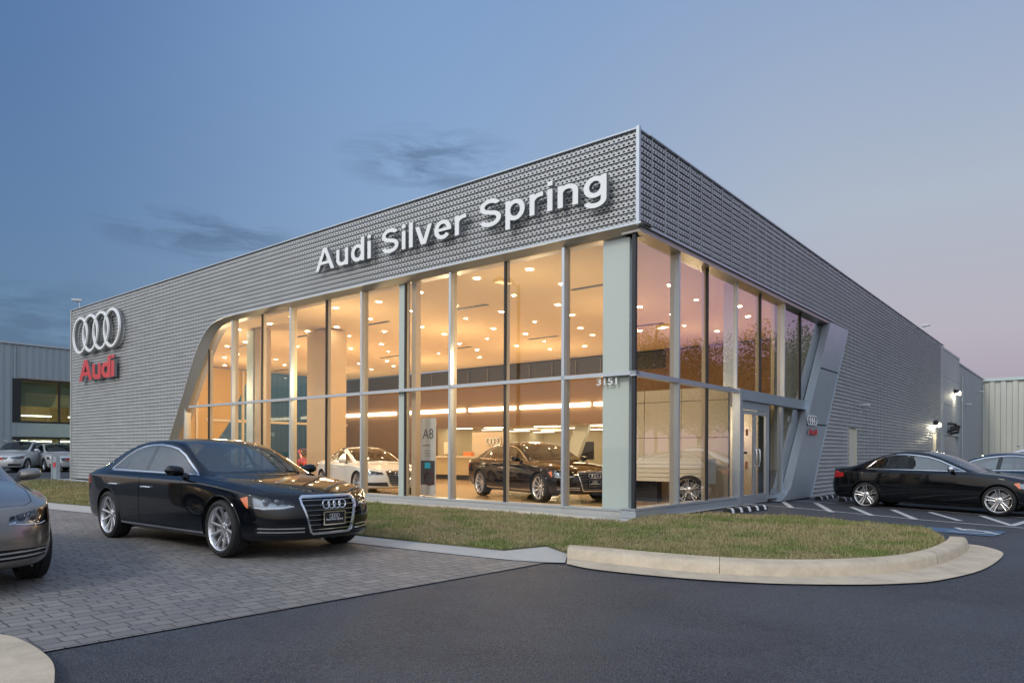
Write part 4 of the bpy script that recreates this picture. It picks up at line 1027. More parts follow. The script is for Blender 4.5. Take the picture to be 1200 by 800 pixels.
arch_o = [(-.3, HEAD), (5, HEAD + .01), (12, HEAD + .01), (17.3, HEAD), (18.2, 6.625), (18.75, 6.56), (19.2, 6.44), (19.55, 6.26), (19.85, 6.04), (20.2, 5.70), (20.46, 5.38), (20.86, 4.80), (21.33, 4.01), (22.38, 2.41), (22.84, 1.70), (24.15, -.35)]
arch_i = [(-.02, 6.5), (5, 6.5), (12, 6.5), (17.0, 6.5), (17.8, 6.49), (18.3, 6.45), (18.72, 6.37), (19.05, 6.22), (19.32, 6.03), (19.65, 5.72), (19.95, 5.32), (20.35, 4.78), (20.85, 4.15), (21.9, 2.60), (22.4, 1.85), (23.75, -.20)]
holeL = [(-1, -1)] + [(-1, HEAD)] + arch_o[1:] + [(24.6, -1)]
PY = dict(tl=(14.96, 6.55), tr=(17.47, 6.56), br=(12.57, -.22), bl=(9.94, -.22))
holeR = [(-1, -1), (-1, HEAD), (15.6, HEAD), (17.2, 6.5), (12.7, 0.0), (12.3, -1)]
doorsR = [[(17.95, -1), (17.95, 2.5), (19.25, 2.5), (19.25, -1)], [(37.9, -1), (37.9, 2.78), (39.2, 2.78), (39.2, -1)], [(14.2, .55), (14.2, 2.9), (15.7, 2.9), (15.7, .55)]]
screen('metal_screen', 't', -.17, 34.0, -.08, ROOF, -.14, [holeL], M_scr, bld)
screen('metal_screen', 's', -.17, 42.0, -.45, ROOF, -.14, [holeR] + doorsR[:2], M_scr, bld)
bs = BB()
for k in range(61): s_ = .45 + .684 * k; bs.box(-.188, -.182, s_, s_ + .055, (HEAD if s_ < 16.9 else (2.6 if 17.9 < s_ < 19.3 or 37.8 < s_ < 39.3 else -.4)), ROOF - .01)
bs.build('screen_seam', M_frame if False else pmat('seam_metal', (.42, .44, .45), rough=.5, metal=.3), bld)
# backing walls behind the screens (pieces round the openings)
def wallpoly(name, poly, a, b_, mat, axis='t', parent=bld):
    f = (lambda o: (lambda u, v: (u, o, v))) if axis == 't' else (lambda o: (lambda u, v: (o, u, v)))
    return BB().prism(poly, f(a), f(b_)).build(name, mat, parent)
wallpoly('cladding_wall', arch_o[::-1] + [(-.02, HEAD), (-.02, 8.7), (33.9, 8.7), (33.9, -.5), (24.25, -.5)], .0, .25, M_back)
wallpoly('cladding_wall', [(0.26, HEAD), (0.26, 8.7), (42, 8.7), (42, -.6), (12.62, -.6), (17.25, HEAD - .06)], .0, .24, M_back, 's')
# corner trim, roof coping, screen edge trim
BB().box(-.235, -.155, -.235, -.155, HEAD - .03, ROOF + .06).build('corner_trim', M_sil, bld)
BB().box(-.20, 34.05, -.22, .3, ROOF + .005, ROOF + .035).build('roof_coping', M_sil, bld); BB().box(-.22, .3, .31, 42.05, ROOF + .005, ROOF + .035).build('roof_coping', M_sil, bld)
BB().box(34.0, 34.09, -.22, .1, -.15, ROOF + .04).build('corner_trim', pmat('trim_pale', (.5, .5, .48), rough=.5), bld)
BB().box(.3, 34, .3, 42, 8.35, 8.5).build('roof', pmat('roof_membrane', (.2, .2, .2), rough=.9), bld)
BB().box(33.8, 34, .3, 7.4, -.3, 8.4).build('end_wall', M_back, bld)
# head trim and arch reveal on the left facade
bo = BB(); rows = []
for (a, b_) in zip(arch_o, arch_i): rows.append([(a[0], -.235, a[1]), (b_[0], -.02, b_[1]), (b_[0], .30, b_[1]), (a[0], .30, a[1] + .03)])
for r_ in rows: r_.append(r_[0])
bo.ribbon(rows).build('arch_reveal', M_frame, bld, smooth=True, angle=30)
bo = BB(); pts = [(a[0], -.24, a[1]) for a in arch_o]
bo.ribbon([[(a[0], -.25, a[1] - .012), (a[0], -.25, a[1] + .03), (a[0], -.19, a[1] + .03), (a[0], -.19, a[1] - .012), (a[0], -.25, a[1] - .012)] for a in arch_o]).build('screen_edge_trim', M_sil, bld)
BB().box(-.25, -.19, -.19, 15.4, HEAD - .012, HEAD + .03).build('screen_edge_trim', M_sil, bld)
BB().box(-.185, .30, -.10, 15.2, 6.50, HEAD - .02).build('head_soffit', M_frame, bld)
# bay width along the left facade
BAY = 1.98
trf = lambda t, z: inside([(-1, -1), (-1, 6.5)] + arch_i[1:] + [(23.9, -1)], t, z)
def arch_top(t):
    if t < 17: return 6.5
    for a, b_ in zip(arch_i[3:], arch_i[4:]):
        if a[0] <= t <= b_[0]: return a[1] + (b_[1] - a[1]) * (t - a[0]) / (b_[0] - a[0])
    return 0
# left facade glazing, one pane per bay and storey
lt = [.10] + [BAY * k for k in range(1, 11)] + [21.55]
def clip_pane(t0, t1, z0, z1):
    pts = [(t0, z0)]
    tt = [t1 + (t0 - t1) * i / 14 for i in range(15)]
    top = [(t, min(z1, arch_top(t))) for t in tt]; bot1 = (t1, z0)
    pts = [(t0, z0)] + ([bot1] if arch_top(t1) > z0 else []) + [p for p in top if p[1] > z0 + .01]
    return pts
def pane(poly, mat, parent, axis='t', off=.03, name='glass_pane'):
    b = BB(); b.add([(u, off, v) if axis == 't' else (off, u, v) for u, v in poly], [tuple(range(len(poly)))]); return b.build(name, mat, parent, recalc=False)
for k in range(11):
    t0, t1 = lt[k] + .045, lt[k + 1] - .045
    pane(clip_pane(t0, t1, TRZ + .01, 6.5), M_glass, bld)
    pane(clip_pane(t0, t1 + (.0 if k < 10 else .05), .02, TRZ - .13), M_glass, bld)

pane([(21.75, .02), (23.6, .02), (21.75, 2.75)], M_glass, bld)
for k in range(1, 12):
    t = lt[k] if k < 11 else 21.65; top = arch_top(t) if k < 11 else TRZ - .1
    mu = BB()
    if k % 2: mu.box(t - .035, t + .045, -.10, .04, -.02, top); m_ = M_sil
    else: mu.box(t - .03, t + .03, -.015, .04, -.02, top); m_ = M_dk
    o = mu.build('mullion', m_, bld); BB().box(t - .03, t + .03, .041, .17, 0, top).build('mullion_fin', M_fin, o)
BB().box(-.10, 21.3, -.10, .06, TRZ - .09, TRZ).build('transom', M_sil, bld)
BB().box(-.06, 24.0, -.09, .34, -.02, .03).build('sill', M_sil, bld); BB().box(-.08, 24.2, -.07, .30, -.35, -.022).build('plinth', M_walk, bld)
# corner post and white column behind the corner glass
BB().box(-.045, .045, -.045, .045, -.02, 6.5).build('corner_post', M_dk, bld)
M_colw = pmat('column_pale', (.60, .68, .65), rough=.6); M_colt = pmat('column_tan', (.55, .40, .25), rough=.7)
BB().box(.20, .93, .10, .42, .0, 6.48).build('corner_column', M_colw, bld)
for (t0, t1, s0, s1, m_) in ((8.0, 8.27, .06, .2, M_colw), (7.66, 7.85, .2, .4, M_colt), (16.5, 17.9, 3.4, 4.4, M_colt), (19.15, 19.65, 1.6, 2.1, M_colw), (18.6, 19.0, 1.6, 2.1, M_colt)):
    BB().box(t0, t1, s0, s1, .0, 6.5).build('column', m_, bld)
# right facade glazing
rs = [.08, 2.13, 4.04, 6.11, 8.07, 10.1, 12.07]
slx = lambda z: 9.95 + (z + .0) * (14.88 - 9.95) / 6.48
for k in range(6): pane([(rs[k] + .05, TRZ + .02), (rs[k + 1] - .05, TRZ + .02), (rs[k + 1] - .05, 6.5), (rs[k] + .05, 6.5)], M_glassR, bld, 's')
pane([(12.12, TRZ + .02), (slx(TRZ), TRZ + .02), (slx(6.5), 6.5), (12.12, 6.5)], M_glassR, bld, 's')
for k in range(3): pane([(rs[k] + .05, .05), (rs[k + 1] - .05, .05), (rs[k + 1] - .05, TRZ - .12), (rs[k] + .05, TRZ - .12)], M_glassR, bld, 's')
for k in range(1, 7):
    s = rs[k]; zb = -.05 if k < 3 else TRZ; wide = k % 2
    if k == 3: continue
    mu = BB(); mu.box(-.10 if not k % 2 == 0 else -.02, .04, s - .035, s + .04, zb, 6.5); o = mu.build('mullion', M_sil if k % 2 else M_dk, bld)
    BB().box(.041, .15, s - .04, s + .04, zb, 6.5).build('mullion_fin', M_fin, o)
BB().box(-.14, .10, 6.06, 6.26, -.15, TRZ + .03).build('door_post', M_sil, bld); BB().box(-.03, .4, 6.08, 6.14, TRZ + .032, 6.5).build('mullion', M_sil, bld)
BB().box(-.10, .06, -.10, 6.05, TRZ - .12, TRZ).build('transom', M_sil, bld)
BB().box(-.14, .10, 6.28, 12.75, 2.98, TRZ + .02).build('door_header', M_panel, bld)
BB().box(-.11, .30, -.10, 6.04, -.17, -.01).build('base_panel', M_sil, bld); BB().box(-.09, .30, -.09, 6.04, .0, .06).build('base_panel', M_sil, bld); BB().box(-.07, .2, -.07, 6.04, -.40, -.175).build('plinth', M_walk, bld)
# entrance
dr_ = BB().box(-.05, .06, 6.28, 6.52, -.12, 2.97).build('door_frame', M_sil, bld); BB().box(-.05, .06, 8.60, 8.76, -.12, 2.97).build('door_frame', M_sil, bld); BB().box(-.05, .06, 6.53, 8.59, 2.72, 2.97).build('door_frame', M_panel, bld)
BB().box(-.06, .06, 6.53, 8.59, -.2, -.10).build('threshold', M_sil, bld)
BB().box(-.05, .06, 9.98, 10.12, -.12, 2.97).build('door_frame', M_sil, bld); BB().box(-.05, .06, 8.77, 9.97, -.12, .0).build('threshold', M_sil, bld)
for (a, b_, hs) in ((6.56, 7.54, 7.42), (7.58, 8.57, 7.70)):
    d = BB(); 
    for q in ((a, a + .07, -.09, 2.70), (b_ - .07, b_, -.09, 2.70), (a + .071, b_ - .071, 2.58, 2.70), (a + .071, b_ - .071, -.09, .08)): d.box(-.035, .035, *q)
    do = d.build('door', M_sil, bld); pane([(a + .07, .08), (b_ - .07, .08), (b_ - .07, 2.58), (a + .07, 2.58)], M_glassR, do, 's', off=0)
    BB().tube([(-.04, hs, .95), (-.13, hs, .97), (-.14, hs, 1.1), (-.14, hs, 1.35), (-.13, hs, 1.48), (-.04, hs, 1.5)], .02, 8).build('door_handle', MATS['chrome'], do, smooth=True)
    for (c, z, w, h_, mm) in ((a + .38, 2.02, .10, .10, 'r'), (a + .28, 1.38, .13, .035, 'k'), (a + .36, .78 + .22, .10, .12, 'r')):
        if a > 7: continue
        pane([(c - w, z - h_), (c + w, z - h_), (c + w, z + h_), (c - w, z + h_)], pmat('sticker_red', (.40, .10, .05), rough=.5) if mm == 'r' else M_dk, do, 's', off=-.006, name='door_sticker')
pane([(8.80, .02), (9.95, .02), (9.95, 2.95), (8.80, 2.95)], M_glassR, bld, 's'); pane([(10.15, .06), (10.2, .06), (12.3, 2.95), (10.15, 2.95)], M_glassR, bld, 's')
# leaning pylon with dark joints, bright edges
pt = -.26; U = {k: Vector(v) for k, v in PY.items()}
def pl(f): return U['bl'].lerp(U['tl'], f), U['br'].lerp(U['tr'], f)
cuts = [0, .395, .715, 1]
for i in range(3):
    f0, f1 = cuts[i] + (.004 if i else 0), cuts[i + 1] - .004 * (i < 2); a0, b0 = pl(f0); a1, b1 = pl(f1)
    BB().prism([tuple(a0 + Vector((.05, 0))), tuple(b0 - Vector((.06, 0))), tuple(b1 - Vector((.06, 0))), tuple(a1 + Vector((.05, 0)))], lambda u, v: (pt, u, v), lambda u, v: (pt + .06, u, v)).build('pylon_panel', M_panel, bld)
a0, b0 = pl(0); a1, b1 = pl(1)
BB().prism([tuple(b0 - Vector((.055, 0))), tuple(b0), tuple(b1 + Vector((0, .02))), tuple(b1 - Vector((.055, 0)))], lambda u, v: (pt - .02, u, v), lambda u, v: (-.01, u, v)).build('pylon_edge', M_sil, bld)
BB().prism([tuple(a0 - Vector((.02, 0))), tuple(a0 + Vector((.045, 0))), tuple(a1 + Vector((.045, 0))), tuple(a1 - Vector((.02, 0)))], lambda u, v: (pt - .01, u, v), lambda u, v: (.02, u, v)).build('pylon_edge', M_sil, bld)
BB().prism([tuple(a0 + Vector((.06, 0))), tuple(b0 - Vector((.065, 0))), tuple(b1 - Vector((.065, 0))), tuple(a1 + Vector((.06, 0)))], lambda u, v: (pt + .065, u, v), lambda u, v: (.015, u, v)).build('pylon_core', M_dk, bld)
# foot of the pylon sweeping out to the ground
fo = [(9.15, -.22), (9.5, -.16), (9.85, -.03), (10.12, .16), (10.22, .02), (10.1, -.22)]
BB().prism(fo, lambda u, v: (pt - .012, u, v), lambda u, v: (.2, u, v)).build('pylon_foot', M_sil, bld)
# lettering on the screens
nL = -DR; xL = -DL
def MT(t, s, z, facade='L'):
    p = Vector(B((t, s, z))); x = xL if facade == 'L' else DR; n = nL if facade == 'L' else -DL
    return Matrix(((x.x, 0, n.x, p.x), (x.y, 0, n.y, p.y), (0, 1, 0, p.z), (0, 0, 0, 1)))
# ---------------------------------------------------------------- plain grotesque letters, drawn as strokes and outlined
def glyph_field(ch, hw, X, Y):
    inf = 9.0; D = np.full(X.shape, inf)
    def seg(x0, y0, x1, y1, w=hw, clip=None):
        nonlocal D
        dx, dy = x1 - x0, y1 - y0; L_ = math.hypot(dx, dy); ux, uy = dx / L_, dy / L_
        a = (X - x0) * ux + (Y - y0) * uy; b = -(X - x0) * uy + (Y - y0) * ux
        d = np.maximum(np.abs(b) - w, np.maximum(-a, a - L_))
        if clip: d = np.maximum(d, np.maximum(clip[0] - Y, Y - clip[1]))
        D = np.minimum(D, d)
    def arc(cx, cy, rx, ry, a0=0, a1=360, w=hw):
        nonlocal D
        u, v = (X - cx) / rx, (Y - cy) / ry; r = np.sqrt(u * u + v * v) + 1e-9; gx, gy = u / rx, v / ry; g = np.sqrt(gx * gx + gy * gy) / r + 1e-9
        d = np.abs((r - 1) / g) - w
        if a1 - a0 < 360:
            m, h = R_((a0 + a1) / 2), R_((a1 - a0) / 2); t = np.arctan2(v, u); q = np.abs((t - m + math.pi) % (2 * math.pi) - math.pi); d = np.maximum(d, (q - h) * min(rx, ry))
        D = np.minimum(D, d)
    adv = .62
    if ch == 'A': seg(.02, -.1, .47, 1.02, hw * 1.02, (0, 1)); seg(.47, 1.02, .92, -.1, hw * 1.02, (0, 1)); seg(.2, .33, .74, .33, hw * .85); seg(.38, .985, .56, .985, .015); adv = .94
    elif ch == 'u': seg(.53, 0, .53, .74); seg(.09, .27, .09, .74); arc(.31, .275, .22, .275 - hw, 180, 360); adv = .62
    elif ch == 'd': arc(.325, .37, .235, .37 - hw); seg(.565, 0, .565, 1); adv = .66
    elif ch == 'i': seg(.09, 0, .09, .74); seg(.09, .85, .09, 1.0); adv = .18
    elif ch == 'l': seg(.09, 0, .09, 1); adv = .18
    elif ch == 'S': arc(.375, .725, .275, .275 - hw, 22, 270); arc(.375, .285, .295, .285 - hw + .0, -160, 92); seg(.33, .465 + hw * 0, .42, .535, hw * .9); adv = .75
    elif ch == 'v': seg(.02, .80, .30, -.05, hw, (0, .74)); seg(.30, -.05, .58, .80, hw, (0, .74)); adv = .60
    elif ch == 'e': arc(.33, .37, .245, .37 - hw, 0, 322); seg(.12, .37, .66, .37, hw * .8, (.31, .42)); seg(.57, .31, .57, .40, hw * .98); adv = .66
    elif ch == 'r': seg(.09, 0, .09, .74); arc(.36, .44, .27, .30 - hw, 88, 180); seg(.33, .74 - hw, .43, .74 - hw); adv = .42
    elif ch == 'p': arc(.335, .37, .235, .37 - hw); seg(.095, -.27, .095, .74); adv = .66
    elif ch == 'n': seg(.09, 0, .09, .74); arc(.31, .465, .22, .275 - hw, 0, 180); seg(.53, 0, .53, .465); adv = .62
    elif ch == 'g': arc(.325, .395, .235, .345 - hw); seg(.565, -.03, .565, .74); arc(.33, -.03, .235, .25 - hw, 195, 360); adv = .66
    return D, adv
def contours(D, x0, y0, h):
    ny, nx = D.shape; nxt = {}; P = {}
    def pt(k):
        (i, j, e) = k
        if e == 'h': a, b = D[j, i], D[j, i + 1]; t = a / (a - b); return (x0 + (i + t) * h, y0 + j * h)
        a, b = D[j, i], D[j + 1, i]; t = a / (a - b); return (x0 + i * h, y0 + (j + t) * h)
    S_ = D < 0; act = np.argwhere((S_[:-1, :-1] != S_[1:, 1:]) | (S_[:-1, 1:] != S_[1:, :-1]) | (S_[:-1, :-1] != S_[:-1, 1:]))
    for j, i in act:
        c = (int(S_[j, i]), int(S_[j, i + 1]), int(S_[j + 1, i + 1]), int(S_[j + 1, i])); E = [(i, j, 'h'), (i + 1, j, 'v'), (i, j + 1, 'h'), (i, j, 'v')]
        cross = [k for k in range(4) if c[k] != c[(k + 1) % 4]]
        ins = [k for k in cross if c[k] and not c[(k + 1) % 4]]; outs = [k for k in cross if not c[k] and c[(k + 1) % 4]]
        for a in ins:
            b = min(outs, key=lambda q: (a - q) % 4); nxt[tuple(map(lambda z: z if isinstance(z, str) else int(z), E[a]))] = tuple(map(lambda z: z if isinstance(z, str) else int(z), E[b]))
    loops = []
    while nxt:
        k = next(iter(nxt)); L_ = []
        while k in nxt: L_.append(pt(k)); k = nxt.pop(k)
        if len(L_) > 8: loops.append(L_)
    return loops
GLY = {}
def glyph_mesh(ch, hw, depth, bev=0.0):
    key = (ch, hw, depth)
    if key in GLY: return GLY[key]
    h = 1 / 90; xs = np.arange(-.1, 1.15, h); ys = np.arange(-.4, 1.15, h); X, Y = np.meshgrid(xs, ys); D, adv = glyph_field(ch, hw, X, Y)
    D[np.abs(D) < 1e-7] = 1e-7
    cu = bpy.data.curves.new('g', 'CURVE'); cu.dimensions = '2D'; cu.fill_mode = 'BOTH'; cu.extrude = depth / 2
    for L_ in contours(D, -.1, -.4, h):
        sp = cu.splines.new('POLY'); sp.points.add(len(L_) - 1); sp.use_cyclic_u = True
        for q, p in zip(sp.points, L_): q.co = (p[0], p[1], 0, 1)
    o = bpy.data.objects.new('g', cu); COL.objects.link(o); bpy.context.view_layer.update(); me = bpy.data.meshes.new_from_object(o.evaluated_get(bpy.context.evaluated_depsgraph_get())); bpy.data.objects.remove(o)
    GLY[key] = (me, adv); return GLY[key]
def sign(text, t0, t1, zbase, cap, s, mat, facade='L', depth=.09, name='sign_lettering', hw=.076, parent=None, gap=.13):
    """flat-faced letters standing off the wall, each letter its own mesh, fitted to run from t0 to t1 (modules)"""
    parent = parent or bld; x = 0; pos = []
    for ch in text:
        if ch == ' ': x += .36; continue
        a = glyph_mesh(ch, hw, .02)[1]; pos.append((ch, x)); x += a + gap
    w = x - gap; H = cap * KB; sx = abs(t1 - t0) * KB / (w * H)
    M = MT(t0, s, zbase, facade) if facade == 'L' else MT(s, t0, zbase, facade)
    for ch, px_ in pos:
        T = Matrix.Diagonal((sx * H, H, 1, 1)) @ Matrix.Translation((px_, 0, 0))
        for nm, dp, off, m_ in ((name, .008, depth / 2 + .004, mat), ('letter_return', depth, 0, M_signside)):
            me = glyph_mesh(ch, hw, dp)[0].copy(); me.transform(M @ Matrix.Translation((0, 0, off)) @ T); me.materials.clear(); me.materials.append(m_)
            me.name = nm; o = bpy.data.objects.new(nm, me); COL.objects.link(o); attach(o, parent)
def number_sign(text, t0, t1, zbase, cap, s, mat):
    o = textmesh('tmp', text, 1, mat, Matrix.Identity(4), extr=0); w = max(v.co.x for v in o.data.vertices); bpy.data.objects.remove(o)
    size = cap * KB / .73; textmesh('street_number', text, size, mat, MT(t0, s, zbase), extr=.006, bold=.02 * size, sx=abs(t1 - t0) * KB / (w * size), parent=bld, split=True)
sign('Audi Silver Spring', 11.88, .50, 7.37, .735, -.36, M_sign)
sign('Audi', 32.2, 28.0, 4.93, 1.05, -.36, M_red, name='red_lettering', hw=.104, gap=.07)
number_sign('3151', 1.04, .46, 3.0, .17, -.02, pmat('number_white', (.8, .8, .8)))
sign('Audi', 11.98, 12.98, 2.06, .22, -.31, M_red, facade='R', depth=.03, name='red_lettering', hw=.104, gap=.07)
def facade_rings(t, s, z, r, th, facade, parent):
    p = Vector(B((t, s, z))); u = xL if facade == 'L' else DR; n = nL if facade == 'L' else -DL
    b = MB(); rings(b, p, u, (0, 0, 1), n, r * KB, th * KB, 1.46); b.build('ring_emblem', M_sign, parent, smooth=True, angle=25)
    b = MB()
    for k in range(4):
        c = p + u * (k - 1.5) * r * KB * 1.46; rows = []
        for dz, rr in ((0, r - th), (-th * 1.6, r - th), (-th * 1.6, r + th), (0, r + th)): rows.append([c + n * (dz * KB) + (u * math.cos(q) + Vector((0, 0, 1)) * math.sin(q)) * rr * KB for q in [2 * math.pi * i / 40 for i in range(41)]])
        b.ribbon(rows)
    b.build('ring_return', M_signside, parent, smooth=True, angle=25)
facade_rings(30.2, -.40, 7.29, .885, .082, 'L', bld); facade_rings(-.31, 12.45, 2.58, .17, .022, 'R', bld)
# ---------------------------------------------------------------- interior
M_floor = pmat('showroom_floor', (.50, .33, .17), rough=.25, noise=.2, nscale=1.5, coat=.3); M_ceil = pmat('ceiling_plaster', (.66, .49, .29), rough=.9)
M_soff = pmat('soffit_brown', (.16, .085, .035), rough=.6); M_cream = pmat('wall_cream', (.68, .60, .42), rough=.8); M_dkgl = pmat('dark_glass', (.02, .018, .022), rough=.45)
M_gold = pmat('wall_gold', (.46, .28, .08), rough=.7); M_beige = pmat('display_panel', (.60, .52, .38), rough=.6)
E_down = emat('downlight_glow', (1, .82, .55), 85); E_strip = emat('strip_glow', (1, .84, .55), 10); E_cool = emat('ceiling_panel_glow', (1, .9, .66), 4.0)
FL = -.15
BB().box(.30, 33.8, .30, 30, FL - .2, FL).build('showroom_floor', M_floor, bld)
BB().box(.30, 33.8, .30, 17.6, 6.56, 6.64).build('ceiling', M_ceil, bld)
SB = 17.5
BB().box(8.2, 24.4, SB, SB + .2, 2.94, 5.60).build('rear_fascia', M_soff, bld); BB().box(24.4, 33.7, SB, SB + .2, FL, 5.60).build('rear_fascia', M_soff, bld)
BB().box(8.2, 33.7, SB + .12, SB + .2, 5.60, 6.5).build('mezzanine_window', M_dkgl, bld)
for t in (10.4, 12.0, 13.6, 15.2, 16.8, 18.4, 20.0, 21.6, 23.2, 24.8): BB().box(t, t + .05, SB + .04, SB + .12, 5.60, 6.4).build('mezzanine_mullion', pmat('mull_grey', (.12, .12, .12)), bld)
BB().box(10, 33.7, SB - .05, SB + .1, 5.56, 5.62).build('mezzanine_sill', M_soff, bld)
for a, b_ in ((28.1, 33.5), (21.75, 27.2), (17.75, 21.35), (12.6, 17.35), (10.2, 12.3)):
    BB().box(a, b_, SB - .16, SB - .03, 3.86, 4.06).build('strip_light', E_strip, bld)
for k in range(6): BB().box(3 + 5.2 * k, 4.6 + 5.2 * k, 4.0, 4.16, 6.54, 6.559).build('ceiling_vent', M_dk, bld); BB().box(5 + 5.2 * k, 6.6 + 5.2 * k, 11.0, 11.16, 6.54, 6.559).build('ceiling_vent', M_dk, bld)
# room behind the opening
BB().box(5, 25, SB + .2, 29.8, 2.94, 3.02).build('back_room_ceiling', M_cream, bld); BB().box(5, 25, 29.6, 29.8, FL, 2.94).build('back_room_wall', M_cream, bld); BB().box(24.8, 25, SB + .2, 29.6, FL, 2.94).build('back_room_wall', M_cream, bld)
for i, s in enumerate((19, 22, 25, 28)):
    for t in (8, 12, 16, 20, 23): BB().box(t, t + 1.6, s, s + .5, 2.90, 2.935).build('ceiling_panel_light', E_cool, bld)
for (t, s) in ((12.6, 20), (18.5, 24), (23.5, 20.5)): BB().box(t, t + .45, s, s + .45, FL, 2.93).build('column', M_cream, bld)
BB().prism([(15.0, FL), (15.9, FL), (14.6, 2.93), (13.7, 2.93)], lambda u, v: (u, 19.0, v), lambda u, v: (u, 19.3, v)).build('slanted_column', M_colw, bld)
BB().box(10.6, 12.0, 29.54, 29.6, 1.1, 2.1).build('wall_screen', M_dkgl, bld); BB().box(20.2, 21.6, 29.54, 29.6, .9, 2.2).build('wall_screen', M_dkgl, bld)
# rear and far walls, left end wall with its slanted window
BB().box(.3, 8.2, SB, SB + .2, FL, 2.94).build('rear_wall', M_beige, bld); BB().box(.3, 8.19, SB, SB + .2, 2.95, 6.5).build('rear_wall', M_soff, bld); BB().box(8.0, 8.2, SB + .2, 29.8, FL, 2.94).build('back_room_wall', M_cream, bld); BB().box(.3, .42, 10.2, 29.8, FL, 8.3).build('side_wall', M_beige, bld)
slant = [(.3, FL), (6.2, FL), (8.4, 3.0), (10.0, 6.5), (.3, 6.5)]
wallpoly('end_wall_panel', slant, 33.5, 33.7, M_gold, 's')
for s in (6.4, 9.4, 11.2, 13.1, 15.0, 16.6): BB().box(33.40, 33.58, s - .07, s + .07, FL, 6.5).build('end_wall_mullion', M_fin, bld)
BB().box(33.40, 33.62, 7, 17.5, 3.2, 3.36).build('end_wall_transom', M_fin, bld)
pane([(6.0, FL), (17.4, FL), (17.4, 6.5), (10.0, 6.5)], glassmat('end_glass', (.50, .80, .78), 1.5, .02), bld, 's', off=33.52)
# doors and EXIT sign inside the left end
BB().box(32.8, 33.4, 2.4, 2.55, FL, 2.3).build('inner_door_frame', pmat('door_gold', (.55, .38, .12)), bld); BB().box(32.8, 33.4, 5.0, 5.15, FL, 2.3).build('inner_door_frame', MATS['door_gold'], bld); BB().box(32.8, 33.4, 2.4, 5.15, 2.31, 2.5).build('inner_door_frame', MATS['door_gold'], bld)
ex = empty('exit_sign', 'small lit EXIT sign above an inner door at the left end of the showroom', 'exit sign', B((31.2, 2.2, 2.9)), world=True)
BB().box(30.6, 31.8, 2.22, 2.3, 2.65, 3.15).build('sign_plate', emat('exit_plate', (1, .5, .25), 1.1), ex)
textmesh('sign_lettering', 'EXIT', .36, emat('exit_red', (.9, .03, .02), 1.2), MT(31.65, 2.20, 2.74), extr=.005, parent=ex, bold=.01)
MB().tube([B((31.2, 2.26, 3.15)), B((31.2, 2.26, 6.56))], .012, 6).build('hanger', M_sil, ex)
# downlights: warm cans in a grid, some in pairs
for i in range(14):
    for j in range(7):
        t = 1.6 + 2.3 * i + (.5 if j % 2 else 0) + .25 * math.sin(i * 2.3 + j); s = 1.25 + 2.15 * j + .2 * math.cos(i * 1.7 + j * 2)
        if t > 33: continue
        c = B((t, s, 6.552)); r = .075 if (i + j) % 3 else .05
        d_ = MB().lathe([(r * 1.15, .0), (r * 1.15, -.012), (r * .98, -.012)], 16, 'z', c).build('downlight', M_sil, bld); MB().lathe([(r, -.006), (0, -.006)], 16, 'z', c).build('bulb', E_down, d_, recalc=False)
def lamp(t, s, z, e, r=.12, col=(1, .76, .44)):  # added fill: bare point light in mid-air, no fitting modelled
    l = bpy.data.lights.new('indoor_fill', 'POINT'); l.energy = e; l.shadow_soft_size = r; l.color = col; o = bpy.data.objects.new('indoor_fill', l); COL.objects.link(o); o.location = B((t, s, z))
# beige panel wall with dark joints behind the side glazing, slatted desk in front of it
pw = empty('panel_wall', 'free standing cream panel wall with dark joints behind the side glazing', 'partition', B((2.3, 6, FL)), world=True)
BB().box(.2, 4.4, 6.02, 6.16, FL, 3.37).build('wall_core', M_dk, pw)
for i, (a, b_) in enumerate(((.2, 1.72), (1.74, 3.02), (3.04, 4.4))):
    for z0, z1 in ((FL, 1.84), (1.86, 2.98), (3.0, 3.38)): BB().box(a, b_, 5.98, 6.02, z0, z1).build('wall_panel', M_beige, pw)
dk = empty('slatted_desk', 'long low white desk with horizontal slats inside the side glazing', 'desk', B((2, 5.3, FL)), world=True)
for i in range(5): BB().box(-.0 + .52, 3.4, 5.0, 5.06, .50 + i * .132, .50 + i * .132 + .116).build('slat', pmat('desk_white', (.72, .66, .54), rough=.4), dk)
BB().box(.52, 3.4, 5.0, 5.7, 1.165, 1.20).build('desk_top', MATS['desk_white'], dk); BB().box(.45, .51, 5.0, 5.7, .45, 1.20).build('desk_end', MATS['desk_white'], dk); BB().box(2.2, 3.3, 5.3, 5.6, FL, .5).build('desk_base', M_dk, dk)
BB().box(.55, .65, 8.8, 13.4, FL, 2.94).build('vestibule_wall', pmat('vestibule_green', (.03, .06, .05), rough=.4), bld); BB().box(.3, 1.6, 8.66, 8.78, FL, 2.94).build('vestibule_wall', M_beige, bld)  # dark green wall added to hide the lit interior, so the sidelight looks dark
